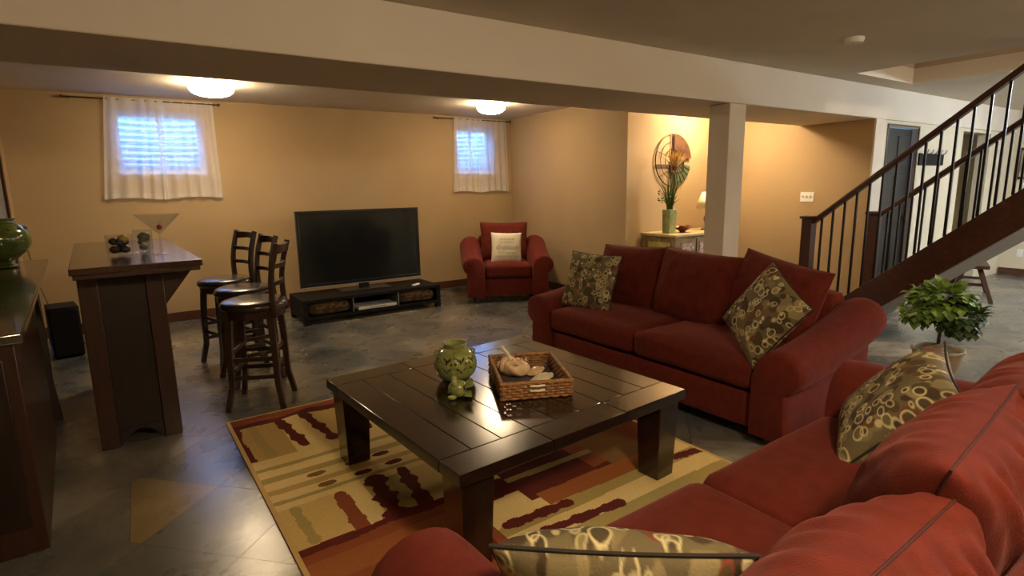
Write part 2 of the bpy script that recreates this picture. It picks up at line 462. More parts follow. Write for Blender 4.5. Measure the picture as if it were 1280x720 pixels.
# dark doors
def door(name, mb_panel, mb_trim, mb_handle, m='darkdoor'):
    d = mb_panel.build(name, m, kind='structure', bevel=.004)
    mb_trim.build('door_casing', 'door_trim', d, bevel=.004)
    mb_handle.build('door_handle', 'brass', d)
    return d
p = MB().box(7.01, 3.11, .01, 7.75, 3.145, 2.03)
for z0, z1 in ((.15, .85), (.98, 1.5), (1.6, 1.95)):
    for x0 in (7.09, 7.41): p.box(x0, 3.10, z0, x0 + .26, 3.11, z1)
t = MB().box(6.985, 3.04, 0, 7.005, 3.05, 2.06).box(7.755, 3.04, 0, 7.775, 3.05, 2.06).box(6.985, 3.04, 2.045, 7.775, 3.05, 2.06)
door('door_1', p, t, MB().ball((7.69, 3.075, 1.0), .03))
p = MB().box(-1.15, 6.32, .01, -1.10, 6.86, 2.0)
t = MB().box(-1.02, 6.24, 0, -1.0, 6.30, 2.08).box(-1.02, 6.88, 0, -1.0, 6.94, 2.08).box(-1.02, 6.30, 2.02, -1.0, 6.88, 2.08)
door('door_2', p, t, MB().ball((-1.08, 6.8, 1.0), .03))

# windows, light wells
for k, (x0, x1, z0, z1) in enumerate(WIN):
    fr = MB(); yy = YB + .13; t = .035
    for b in ((x0, z0, x1, z0 + t), (x0, z1 - t, x1, z1), (x0, z0 + t, x0 + t, z1 - t), (x1 - t, z0 + t, x1, z1 - t)):
        fr.box(b[0], yy, b[1], b[2], yy + .05, b[3])
    wnd = struct('window_%d' % (k + 1), fr, 'window_frame', bevel=.003)
    xm = (x0 + x1) / 2
    MB().box(xm - .016, yy + .005, z0 + t, xm + .016, yy + .045, z1 - t).build('mullion', 'window_frame', wnd, bevel=.003)
    for a, b in ((x0 + t, xm - .016), (xm + .016, x1 - t)):
        MB().box(a, yy + .02, z0 + t, b, yy + .026, z1 - t).build('window_pane', 'pane', wnd, smooth=False)
    MB().box(x0, YB - .02, z0 - .03, x1, YB + .12, z0).build('window_sill', 'window_frame', wnd, bevel=.004)
    # corrugated window well
    rings = []
    nz_ = 90
    for i in range(nz_ + 1):
        z = 1.2 + 1.16 * i / nz_
        rr = .022 * math.sin(z * 2 * PI / .068)
        ring = []
        for j in range(25):
            a = PI * j / 24
            ring.append((xm - (.62 + rr) * math.cos(a), YB + .22 + (.55 + rr) * math.sin(a), z))
        rings.append(ring)
    ww = MB().rings(rings, caps=False, closed=False)
    ww.box(xm - .7, YB + .22, 1.15, xm + .7, YB + .85, 1.2)
    g = struct('trim_%d' % (k + 2), ww, 'well_metal', angle=80)

# curtains
def curtain(xt0, xt1, xb0, xb1, rod0, rod1, lab, labr):
    zt, zb, yc = 2.375, 1.375, YB - .045
    rod = thing('curtain_rod', labr, 'curtain rod', (0, 0, 0), 0)
    MB().tube([(rod0, yc, 2.385), (rod1, yc, 2.385)], .007, 10).build('rod', 'rod', rod)
    for x in (rod0, rod1): MB().ball((x, yc, 2.385), .016, 12, 8).build('finial', 'rod', rod)
    for x in (rod0 + .05, rod1 - .05):
        MB().box(x - .006, yc, 2.372, x + .006, YB, 2.380).build('bracket', 'rod', rod)
    cu = thing('curtain', lab, 'curtain')
    for side in (0, 1):
        rings = []
        u0, u1 = (0, .52) if side == 0 else (.48, 1)
        nx, nz = 120, 40
        hem = []
        for i in range(nz + 1):
            s = i / nz
            ring = []
            for j in range(nx + 1):
                u = u0 + (u1 - u0) * j / nx
                x = (1 - s) * (xt0 + (xt1 - xt0) * u) + s * (xb0 + (xb1 - xb0) * u)
                ph = u * 58 + side * 1.3 + 2.2 * noise.noise(Vector((u * 5, side * 9, 0)))
                amp = .006 + .016 * s * (0.6 + 0.8 * noise.noise(Vector((u * 3 + 4, s, side))))
                y = yc + .012 * (side - .5) * (1 - s) + amp * math.sin(ph) + (-.008 if s < .02 else 0)
                z = zt + .028 - s * (zt + .028 - zb) + s * .012 * math.sin(u * 9 + side)
                ring.append((x, min(y, YB - .012), z))
            rings.append(ring)
        pnl = MB().rings(rings, caps=False, closed=False).build('curtain_panel', 'sheer', cu, angle=180)
        hm = [[(p[0], p[1] - .002, p[2]) for p in r] for r in rings[-3:]]
        MB().rings(hm, caps=False, closed=False).build('hem', 'sheer', pnl, angle=180)
        hm = [[(p[0], p[1] - .003, p[2]) for p in r] for r in rings[:4]]
        MB().rings(hm, caps=False, closed=False).build('rod_pocket', 'sheer', pnl, angle=180)
curtain(-.18, .80, -.29, .81, -.52, .86, 'wide sheer white curtain pair over the window behind the bar table', 'thin bronze rod carrying the wide curtain behind the bar table')
curtain(3.79, 4.66, 3.76, 4.70, 3.50, 4.73, 'narrow sheer white curtain pair above the armchair in the corner', 'thin bronze rod carrying the narrow curtain above the armchair')

# ceiling lamps and added fill lights
def dome_light(x, y, z, r, m, lab, group=None, deep=.075):
    d = thing('ceiling_light', lab, 'ceiling light', (x, y, z), 0, group)
    MB().lathe([(r * .62, 0), (r * .66, -.004), (r * .66, -.022), (r * .60, -.026)], 40).build('base_ring', 'whiteplastic', d)
    prof = [(r * (.60 + .40 * math.sin(t)), -.027 - .022 * (1 - math.cos(t))) for t in [PI / 2 * k / 5 for k in range(5)]]
    prof += [(r * math.cos(t) ** .8 if k_ < 10 else 0.002, -.049 - deep * math.sin(t)) for k_, t in enumerate([PI / 2 * k / 10 for k in range(11)])]
    prof[-1] = (0.002, prof[-1][1])
    MB().lathe(prof, 40).build('glass_dome', m, d, angle=80)
    MB().lathe([(.008, -.048 - deep), (.009, -.056 - deep), (.004, -.062 - deep)], 12).build('finial', 'silver', d)
dome_light(.68, 6.06, CEIL, .19, 'dome_alcove', 'glowing white dome light on the ceiling near the bar table window')
dome_light(3.66, 5.98, CEIL, .17, 'dome_alcove', 'glowing white dome light on the ceiling near the armchair window')
dome_light(5.75, 4.33, CEIL, .17, 'dome_hall', 'glowing dome light in the hall behind the ceiling beam')
dome_light(4.7, -1.3, CEIL, .17, 'fill_near', 'added warm fill light in bowl form behind the red sofas', deep=.15)  # added out of view to light the beam and near area
dome_light(.9, -.35, CEIL, .17, 'fill_near', 'added warm fill light in bowl form behind the viewer', deep=.15)  # unseen fill, added to brighten the foreground sofa and rug
dome_light(8.6, .2, CEIL, .17, 'fill_cool', 'added cool fill light standing in for daylight beyond the stairs', deep=.15)  # added fill in place of daylight from the right end
dome_light(6.3, .3, 4.9, .19, 'fill_up', 'added fill light in dome form at the top of the stairwell')  # added inside the shaft to stand in for upstairs daylight

# smoke detector
d = thing('smoke_detector', 'small round cream smoke detector on the ceiling before the stairs', 'smoke detector', (4.30, 2.15, CEIL))
MB().lathe([(.065, 0), (.065, -.018), (.055, -.034), (.03, -.04), (.002, -.04)], 28).build('body', 'whiteplastic', d)
MB().lathe([(.012, -.038), (.012, -.044), (.002, -.045)], 12).build('test_button', 'silver', d)

# switch plate / outlets
def plate(name, lab, cat, loc, rz, w, h, n, toggle=True):
    t = thing(name, lab, cat, loc, rz)
    MB().box(-w / 2, -.007, -h / 2, w / 2, 0, h / 2).build('plate', 'whiteplastic', t, bevel=.003)
    for k in range(n):
        x = (k - (n - 1) / 2) * .046
        if toggle: MB().box(x - .006, -.020, -.004, x + .006, -.007, .018).build('toggle', 'silver', t, bevel=.002)
        else:
            for z in (-.022, .022): MB().box(x - .016, -.010, z - .014, x + .016, -.007, z + .014).build('socket', 'whiteplastic', t, bevel=.002)
plate('light_switch', 'white triple light switch plate on the tan hall wall', 'light switch', (XS, 3.72, 1.265), -PI / 2, .165, .118, 3)
plate('wall_outlet', 'small white outlet plate low on the far end wall', 'outlet', (XE, 2.80, .34), -PI / 2, .075, .118, 1, False)

# picture on the end wall
t = thing('framed_picture', 'framed picture hanging on the far end wall beyond the stairs', 'picture', (XE, 2.70, 1.66), -PI / 2)
MB().box(-.25, -.012, -.20, .25, -.004, .20).build('print', 'picture', t)
for a in ((-.28, -.23, .28, -.19), (-.28, .19, .28, .23), (-.28, -.19, -.24, .19), (.24, -.19, .28, .19)):
    MB().box(a[0], -.025, a[1], a[2], 0, a[3]).build('frame_bar', 'art_frame', t, bevel=.004)
# key rack on far wall
t = thing('hook_rack', 'dark wooden hook rack on the cream wall behind the stairs', 'hook rack', (8.16, YF, 1.69))
MB().box(-.34, -.02, -.07, .34, 0, .07).build('board', 'blackmat', t, bevel=.004)
for k in range(5):
    x = -.26 + k * .13
    MB().tube([(x, -.02, .06), (x, -.06, .07), (x, -.075, .11)], .008, 8).build('hook', 'silver', t)

# ------------------------------------------------------------------ staircase
ST = thing('staircase', 'dark wooden staircase with iron balusters rising beside the hall', 'staircase', (0, 0, 0))
XN, XF_ = 5.75, 6.62
def top_z(y): return .84 * (3.13 - y)
def bot_z(y): return .84 * (2.735 - y)
YT = -.3
for x in (XN, XF_):
    MB().prism([(2.735, 0), (3.13, 0), (YT, top_z(YT)), (YT, bot_z(YT))], x - .022, x + .022, 'x').build('stringer', 'stairwood', ST, bevel=.004)
MB().prism([(2.72, .002), (2.745, .002), (YT, bot_z(YT) + .03), (YT, bot_z(YT) + .01)], XN + .024, XF_ - .024, 'x').build('soffit', 'greypaint', ST, smooth=False)
run, rise = .225, .189
for k in range(14):
    y = 2.85 - k * run; z = (k + 1) * rise
    MB().box(XN + .024, y - run - .01, z - .03, XF_ - .024, y + .02, z).build('tread', 'stairwood', ST, bevel=.006)
    MB().box(XN + .024, y - .018, z - rise, XF_ - .024, y, z - .031).build('riser', 'stairwood', ST, smooth=False)
for x, yn, zt, y0, z0, sl in ((XN, 3.16, 1.10, 3.10, 1.055, .815), (XF_, 2.93, 1.12, 2.87, 1.09, .80)):
    nw = MB().box(x - .052, yn - .052, 0, x + .052, yn + .052, zt - .03).build('newel_post', 'stairwood', ST, bevel=.005)
    MB().box(x - .07, yn - .07, zt - .03, x + .07, yn + .07, zt).build('cap', 'stairwood', nw, bevel=.008)
    def rail_z(y): return z0 + sl * (y0 - y)
    prof = [(-.03, -.032), (.03, -.032), (.034, .0), (.03, .024), (.012, .034), (-.012, .034), (-.03, .024), (-.034, 0)]
    MB().rings([[(x + a, y, rail_z(y) + b) for a, b in prof] for y in (y0, -.2)]).build('handrail', 'stairwood', ST, bevel=0)
    y = yn - .13; bal = None
    while y > -.1:
        h = rail_z(y) - .03 - top_z(y)
        z = top_z(y)
        if bal is None:
            bal = MB().box(-.009, -.009, 0, .009, .009, 1).build('baluster', 'iron', ST, (x, y, z), smooth=False); o = bal
        else:
            o = bal.copy(); COL.objects.link(o); o.location = (x, y, z)
        o.scale = (1, 1, h)
        y -= .105

# ------------------------------------------------------------------ rug
RW, RL = 2.06, 2.52
def rug_colors(nu, nv):
    u = (np.arange(nu) + .5) / nu * RW; v = (np.arange(nv) + .5) / nv * RL
    U, V = np.meshgrid(u, v, indexing='ij')
    rs = np.random.RandomState(3)
    def wob(A, f, amp, ph=0): return amp * (np.sin(A * f + ph) * .6 + np.sin(A * f * 2.3 + ph * 1.7 + 1) * .4)
    cream = np.array((.60, .46, .20)); tan = np.array((.40, .27, .09)); gold = np.array((.50, .36, .13)); rust = np.array((.21, .055, .018))
    dred = np.array((.090, .012, .008)); olive = np.array((.33, .25, .085)); brown = np.array((.17, .085, .025)); orange = np.array((.26, .085, .022))
    C = np.zeros((nu, nv, 3)); C[:] = cream
    def put(mask, c): C[mask] = c
    def stroke(u0, v0, u1, v1, r, c, wv=.02):
        du, dv = u1 - u0, v1 - v0; L2 = du * du + dv * dv
        t = np.clip(((U - u0) * du + (V - v0) * dv) / L2, 0, 1)
        px, py = u0 + t * du, v0 + t * dv
        d = np.hypot(U - px, V - py) - wob(t * 6 + u0 * 7, 2.2, wv)
        put(d < r, c)
    def oval(u0, v0, a, b, c): put(((U - u0) / a) ** 2 + ((V - v0) / b) ** 2 < 1, c)
    def band(v0, v1, c, u0=-1, u1=9, f=5, amp=.012, ph=0): put((V >= v0 + wob(U, f, amp, ph)) & (V < v1 + wob(U, f, amp, ph + 1)) & (U >= u0) & (U < u1), c)
    # upper row of blocks between dark strokes
    band(.15, .70, tan, 0, .26); band(.15, .70, cream, .26, .46); band(.15, .70, gold, .46, .66); band(.15, .70, cream, .66, .9); band(.15, .70, tan, .9, 1.2); band(.15, .70, cream, 1.2, 1.6); band(.15, .70, gold, 1.6, 2.1)
    stroke(.11, .2, .13, .66, .028, olive, .006)
    for u0 in (.30, .46, .68, .86, 1.1, 1.32, 1.6, 1.8):
        stroke(u0 - .03, .14, u0 + .02, .62, .030, dred, .012)
    band(-1, .15, rust, f=8, amp=.01); band(.10, .17, dred, f=9, amp=.03)
    put((U < .045 + wob(V, 12, .012)) & (V > .12) & (V < .68), dred)
    # horizontal stripes with ovals
    for a, b, c in ((.68, .78, cream), (.78, .82, olive), (.82, .90, cream), (.90, .96, olive), (.96, 1.04, cream), (1.04, 1.09, tan), (1.09, 1.16, cream), (1.16, 1.19, olive), (1.19, 1.26, cream)):
        band(a, b + .02, c, f=3, amp=.006)
    for a, b, c in ((.27, 1.00, brown), (.47, .995, dred), (.62, .99, dred), (.285, 1.13, brown), (.47, 1.13, dred), (.64, 1.12, dred), (.82, 1.0, rust), (.9, 1.12, dred), (1.1, .98, dred), (1.3, 1.1, dred), (1.5, 1.0, rust)):
        oval(a, b, .048, .024, c)
    # second row of blocks
    band(1.24, 1.62, gold, 0, .27); band(1.24, 1.62, cream, .27, .42); band(1.24, 1.62, olive, .42, .6); band(1.24, 1.62, gold, .6, 9)
    stroke(.09, 1.27, .10, 1.56, .022, olive, .006); stroke(.30, 1.27, .295, 1.62, .034, rust, .006)
    stroke(.49, 1.24, .45, 1.60, .045, dred, .022); stroke(.64, 1.22, .60, 1.6, .034, dred, .014); stroke(.85, 1.26, .83, 1.6, .04, dred, .014)
    # lower border on one side, long stripes on the other
    band(1.60, 9, rust, -1, .75, 8, .012); band(1.585, 1.64, dred, -1, .75, 9, .014); band(1.70, 1.86, orange, -1, .75, 4, .012); band(1.84, 9, rust, -1, .75, 4, .02); band(1.98, 2.12, dred, -1, .7, 5, .02)
    band(1.30, 1.86, dred, 1.0, 9, 5, .02); band(1.30, 1.80, rust, 1.45, 9, 4, .02); band(1.55, 1.86, brown, 1.55, 1.85, 6, .02)
    band(1.635, 1.675, olive, 1.0, 1.56, 4, .008); band(1.60, 9, cream, .75, 1.0, 6, .01); band(1.6, 1.75, dred, .75, 1.0, 6, .02)
    band(1.83, 1.955, orange, 1.05, 1.80, 5, .012); band(1.95, 2.03, olive, .75, 9, 4, .010); band(2.03, 2.14, cream, .75, 9, 3, .008); band(2.14, 2.24, olive, .75, 9, 4, .01); band(2.24, 9, cream, .75, 9)
    stroke(.80, 1.955, 1.12, 1.975, .030, dred, .008); stroke(.92, 2.085, 1.31, 2.118, .028, dred, .008); stroke(1.86, 1.985, 2.05, 2.01, .028, dred, .005)
    band(2.36, 9, rust, .75, 9)
    edge = (U < .018) | (U > RW - .018) | (V < .018) | (V > RL - .018); put(edge, (.48, .33, .13))
    C *= 1.3 * (1 + .10 * (rs.rand(nu, nv, 1) - .5))
    return C
def make_rug():
    nu, nv = 300, 430
    C = rug_colors(nu, nv)
    xs = np.linspace(0, RW, nu + 1); ys = np.linspace(0, RL, nv + 1)
    X, Y = np.meshgrid(xs, ys, indexing='ij')
    n = (nu + 1) * (nv + 1)
    co = np.stack([X.ravel(), -Y.ravel(), np.full(n, .012)], 1)
    idx = np.arange(n).reshape(nu + 1, nv + 1)
    q = np.stack([idx[:-1, :-1], idx[:-1, 1:], idx[1:, 1:], idx[1:, :-1]], -1).reshape(-1, 4)
    # skirt so the pile has thickness
    b = list(idx[:, 0]) + list(idx[-1, 1:]) + list(idx[-2::-1, -1]) + list(idx[0, -2:0:-1])
    low = co[b].copy(); low[:, 2] = .001
    V = np.concatenate([co, low]); m = len(b)
    sk = np.array([(b[i], b[(i + 1) % m], n + (i + 1) % m, n + i) for i in range(m)])
    me = bpy.data.meshes.new('area_rug'); me.from_pydata(V.tolist(), [], np.concatenate([q, sk]).tolist()); me.update()
    ca = me.color_attributes.new('Col', 'FLOAT_COLOR', 'CORNER')
    cols = np.ones((len(me.loops), 4)); fc = C.reshape(-1, 3); cols[:len(q) * 4, :3] = np.repeat(fc, 4, 0); cols[len(q) * 4:, :3] = (.48, .33, .13)
    ca.data.foreach_set('color', cols.ravel())
    me.materials.append(MATS['rug_print'])
    o = bpy.data.objects.new('area_rug', me); COL.objects.link(o)
    tag(o, 'cream and rust abstract patterned area rug under the coffee table', 'rug')
    o.location = (.303, 3.775, 0); o.rotation_euler = (0, 0, R(2.0))
make_rug()

# ------------------------------------------------------------------ pillows
def print_pattern(N0, seed):
    N = N0 * 3
    rs = np.random.RandomState(seed)
    g = (np.arange(N) + .5) / N
    U, V = np.meshgrid(g, g, indexing='ij')
    C = np.zeros((N, N, 3)); C[:] = (.135, .108, .052)
    cream = np.array((.58, .50, .28)); pal = [(.20, .16, .075), (.055, .035, .018), (.26, .21, .10), (.075, .055, .026)]
    def el(cx, cy, a, b, ang):
        ca, sa = math.cos(ang), math.sin(ang)
        x, y = U - cx, V - cy
        return ((x * ca + y * sa) / a) ** 2 + ((-x * sa + y * ca) / b) ** 2
    for _ in range(95):
        cx, cy = rs.rand(2); a = rs.uniform(.04, .085); b = a * rs.uniform(.55, .95)
        d = el(cx, cy, a, b, rs.uniform(0, PI))
        C[d < 1] = pal[rs.randint(4)]
    for k in range(10):
        cx, cy = rs.rand(2); a = rs.uniform(.05, .09); d = el(cx, cy, a, a * .6, rs.uniform(1, 2)); C[d < 1] = (.20, .045, .022); C[d < .5] = (.09, .065, .03)
    for k in range(95):
        cx, cy = rs.rand(2); a = rs.uniform(.018, .052); b = a * rs.uniform(.6, 1); ang = rs.uniform(0, PI)
        d = el(cx, cy, a, b, ang); th = .012 / a
        if k % 2: C[d < 1] = cream * rs.uniform(.7, 1); C[d < (1 - th) ** 2 if th < 1 else d < 0] = pal[rs.randint(4)]
        elif a < .034: C[d < 1] = cream * rs.uniform(.7, 1.05)
        else: C[np.abs(np.sqrt(d) - 1) < th * .45] = cream
    return C.reshape(N0, 3, N0, 3, 3).mean((1, 3))
def pillow_surf(u, v, w, h, t, k):
    e = max(0.0, (1 - u ** 4) * (1 - v ** 4))
    th = t / 2 * e ** .55 * (1 - .25 * (u * u + v * v) / 2)
    x = w / 2 * u * (1 - k * (1 - v * v) * u * u); z = h / 2 * v * (1 - k * (1 - u * u) * v * v)
    return x, z, th
def pillow_mesh(name, w, h, t, N, k=.07, seed=0, wr=.004, pattern=None, gather=0.0):
    v = []; f = []; cols = []
    for side in (-1, 1):
        o = len(v)
        for i in range(N + 1):
            for j in range(N + 1):
                # crowd samples to the edges a little
                a = -1 + 2 * i / N; b = -1 + 2 * j / N
                x, z, th = pillow_surf(a, b, w, h, t, k)
                edge = min(1, 4 * (1 - max(abs(a), abs(b))))
                nn = noise.noise(Vector((x * 6, z * 6, seed + side))) * 2 + noise.noise(Vector((x * 15, z * 15, seed - side)))
                y = side * (th + wr * nn * edge)
                if gather and b > .2:
                    gw = (math.sin(a * 24 + 7 * noise.noise(Vector((a * 2.5, seed, b)))) + .7 * noise.noise(Vector((a * 14, b * 1.5, seed)))) * (b - .2) * min(1, (1 - b) * 9) * (1 - a ** 4) * (1 if side > 0 else .35)
                    y += side * gather * gw
                v.append((x, y, z))
        for i in range(N):
            for j in range(N):
                p = o + i * (N + 1) + j
                q = (p, p + 1, p + N + 2, p + N + 1)
                f.append(q if side > 0 else q[::-1])
    me = bpy.data.meshes.new(name); me.from_pydata(v, [], f); me.update()
    if pattern is not None:
        ca = me.color_attributes.new('Col', 'FLOAT_COLOR', 'POINT')
        c0 = print_pattern(N + 1, pattern).reshape(-1, 3); c1 = print_pattern(N + 1, pattern + 50).reshape(-1, 3)
        cc = np.ones((len(v), 4)); cc[:, :3] = np.concatenate([c0, c1])
        ca.data.foreach_set('color', cc.ravel())
    bm = bmesh.new(); bm.from_mesh(me); bmesh.ops.remove_doubles(bm, verts=bm.verts[:], dist=1e-5); bm.to_mesh(me); bm.free()
    me.polygons.foreach_set('use_smooth', [True] * len(me.polygons))
    return me
def seam_path(w, h, k, n=20):
    pts = []
    for a, b in [(-1 + 2 * i / n, -1) for i in range(n)] + [(1, -1 + 2 * i / n) for i in range(n)] + [(1 - 2 * i / n, 1) for i in range(n)] + [(-1, 1 - 2 * i / n) for i in range(n + 1)]:
        x, z, _ = pillow_surf(a, b, w, h, 0, k); pts.append((x, 0, z))
    return pts
def pose(o, loc, yaw=0, tilt=0, roll=0):
    """front of the pillow is -Y; tilt leans the top back, roll turns it in its own plane"""
    o.matrix_basis = Matrix.Translation(loc) @ Matrix.Rotation(yaw, 4, 'Z') @ Matrix.Rotation(-tilt, 4, 'X') @ Matrix.Rotation(roll, 4, 'Y')
def throw_pillow(lab, loc, yaw, tilt, roll, w=.47, t=.15, seed=1, N=150):
    me = pillow_mesh('throw_pillow', w, w, t, N, .07, seed, .003, pattern=seed)
    me.materials.append(MATS['pillow_print'])
    e = thing('throw_pillow', lab, 'pillow')
    b = bpy.data.objects.new('pillow_body', me); COL.objects.link(b); b.parent = e
    MB().tube(seam_path(w, w, .07), .0045, 6, caps=False).build('piping', 'cushion_edge', e)
    pose(e, loc, yaw, tilt, roll)
    return e

# ------------------------------------------------------------------ sofas
def arm_rings(side, y0, y1, hf, hb, wd=.30, lean=.0):
    """rolled, flared arm; inner face at local x=0, outward = +side"""
    rings = []
    n = 14
    for k in range(n + 1):
        s = k / n; y = y0 + (y1 - y0) * s
        H = hf + (hb - hf) * (s ** 1.7)
        r = .115 + .02 * s
        e = 1.0
        if k == 0: e = .90
        if k == n: e = .93
        cx, cz = .125 + .02, H - r
        pts = [(0, .07), (0, .25), (.0, cz - .04)]
        for i in range(15):
            a = PI - (PI + 1.15) * i / 14
            pts.append((cx + (r + .015) * math.cos(a), cz + r * math.sin(a)))
        pts += [(.20, cz - .17), (.205, .20), (.215, .07)]
        mx, mz = .115, (H + .07) / 2
        yy = y + (.012 if k == 0 else (-.012 if k == n else 0))
        rings.append([(side * (mx + (p[0] - mx) * e), yy - (.012 if k == 0 else 0) + (.012 if k == n else 0), mz + (p[1] - mz) * (e if k in (0, n) else 1)) for p in pts])
        if k == 0:
            rings.append([(side * (mx + (p[0] - mx) * .985), y + .012, mz + (p[1] - mz) * .985) for p in pts])
    return rings

def make_sofa(name, lab, cat, seat_w, nseat, backs, pinch=.05, depth=1.0, gather=0.0, seed=0, seat_h=.47, arm_f=.60, arm_b=.74, back_h=.78, seam=('red_piping', .0032)):
    """front faces -Y, origin on the floor at the centre"""
    s = thing(name, lab, cat)
    hw = seat_w / 2; y0, y1 = -depth / 2, depth / 2
    MB().rbox(seat_w + .02, depth - .06, .22, .03, (0, .02, .19), 8).build('base', 'red_sofa', s)
    for sd in (-1, 1):
        a = MB().rings(arm_rings(sd, y0 + .01, y1 - .04, arm_f, arm_b))
        for i in range(len(a.v)): a.v[i] = (a.v[i][0] + sd * hw, a.v[i][1], a.v[i][2])
        a.build('arm', 'red_sofa', s, angle=55)
        for yy in (y0 + .09, y1 - .10):
            MB().tube([(sd * (hw + .10), yy, .075), (sd * (hw + .10), yy, 0.0)], lambda t: .032 - .010 * t, 4, square=True).build('foot', 'darkwood', s, smooth=False)
    # back frame with a gentle camel top
    def bf(o):
        o = Vector(o); o.y += .10 * max(0, o.z) ; return o
    MB().rbox(seat_w + .08, .20, back_h - .10, .07, (0, y1 - .13, .10 + (back_h - .10) / 2), 12, fn=bf).build('back_frame', 'red_sofa', s)
    cw = seat_w / nseat
    for k in range(nseat):
        cx = -hw + cw * (k + .5)
        o = MB().rbox(cw - .006, depth - .27, .17, .05, (cx, y0 + .02 + (depth - .27) / 2, seat_h - .075), 16, puff=.03, noisy=.006, seed=seed + k * 3).build('seat_cushion', 'red_cushion', s, angle=180)
    for k, (cx, w, h, cy, cz, yaw, tilt, roll, t) in enumerate(backs):
        me = pillow_mesh('back_cushion', w, h, t, 64, pinch, seed + k * 2.7, .007, gather=gather)
        me.materials.append(MATS['red_cushion'])
        o = bpy.data.objects.new('back_cushion', me); COL.objects.link(o); o.parent = s
        pose(o, (cx, cy, cz), yaw, tilt, roll)
        MB().tube(seam_path(w, h, pinch), seam[1], 6, caps=False).build('piping', seam[0], o)
    return s

# sofa along the hall side, facing the coffee table (front toward -X)
s1 = make_sofa('sofa', 'deep red rolled-arm sofa standing before the support column', 'sofa', 1.76, 2,
               [(-.60, .66, .54, .17, .695, R(4), R(15), R(-2), .26), (.02, .68, .54, .15, .70, R(-2), R(16), R(2), .27), (.62, .66, .54, .15, .705, R(-10), R(15), R(8), .25)], gather=.003, seed=2, arm_f=.57, arm_b=.77)
s1.location = (3.14, 2.63, 0); s1.rotation_euler = (0, 0, R(-90 + 2.0))
# sofa in the foreground, seen from behind (front toward +Y)
s2 = make_sofa('sofa', 'red rolled-arm sofa with its back to the viewer and wrinkled cushions', 'sofa', 1.78, 2,
               [(-.61, .68, .55, .16, .67, R(3), R(16), R(1), .31), (-.01, .68, .55, .155, .66, R(5), R(16), R(0), .31), (.61, .70, .53, .20, .64, R(1), R(18), R(-5), .31)], gather=.022, pinch=.05, seed=11, depth=1.06, back_h=.74, arm_f=.68, arm_b=.74, seam=('red_seam', .003))
s2.location = (1.50, .625, 0); s2.rotation_euler = (0, 0, R(180 + 2.0))
# armchair in the corner
ac = make_sofa('armchair', 'deep red rolled-arm armchair in the corner by the television', 'armchair', .60, 1,
               [(0, .64, .54, .14, .71, 0, R(14), R(1), .22)], depth=.90, seed=21, arm_f=.58, arm_b=.80, back_h=.80)
ac.location = (3.98, 6.22, 0); ac.rotation_euler = (0, 0, R(-27))

throw_pillow('patterned olive throw pillow propped upright on the left arm of the sofa by the column', (2.93, 3.33, .69), R(-90 + 14), R(20), R(1), .47, .15, 1)
throw_pillow('patterned olive throw pillow tipped on its corner against the red sofa cushion', (2.86, 1.79, .72), R(-90 - 18), R(24), R(28), .46, .15, 2)
throw_pillow('patterned throw pillow with red ovals slumped on the foreground sofa beside the plant', (2.15, .83, .665), R(210), R(40), R(8), .46, .17, 3)
throw_pillow('patterned throw pillow seen edge-on at the near arm of the foreground sofa', (.715, .735, .635), R(142), R(35), R(0), .46, .17, 4)

# white pillow with lettering on the armchair
e = thing('lettered_pillow', 'small white pillow with grey lettering on the corner armchair', 'pillow')
PW, PT = .40, .12
me = pillow_mesh('pillow_body', PW, PW, PT, 50, .05, 31, .002); me.materials.append(MATS['white_fabric'])
o = bpy.data.objects.new('pillow_body', me); COL.objects.link(o); o.parent = e
for txt, z, size, shear in (('Give me all', .105, .042, .3), ('to another\'s', .062, .038, .3), ('Gratitude', -.005, .075, .45), ('all through the', -.072, .038, .3), ('moments of the heart', -.118, .034, .3)):
    cu = bpy.data.curves.new('lettering', 'FONT'); cu.body = txt; cu.size = size; cu.align_x = 'CENTER'; cu.align_y = 'CENTER'; cu.shear = shear; cu.resolution_u = 3
    to = bpy.data.objects.new('lettering', cu); COL.objects.link(to)
    dg = bpy.context.evaluated_depsgraph_get(); tm = bpy.data.meshes.new_from_object(to.evaluated_get(dg))
    COL.objects.unlink(to); bpy.data.objects.remove(to)
    tm.name = 'lettering'
    for v in tm.vertices:
        x, zz = v.co.x, v.co.y + z
        th = pillow_surf(x / (PW / 2), zz / (PW / 2), PW, PW, PT, .05)[2]
        v.co = (x, -th - .006, zz)
    tm.materials.clear(); tm.materials.append(MATS['grey_print'])
    lo = bpy.data.objects.new('lettering', tm); COL.objects.link(lo); lo.parent = e
pose(e, (3.90, 6.065, .665), R(-27), R(16), R(2))

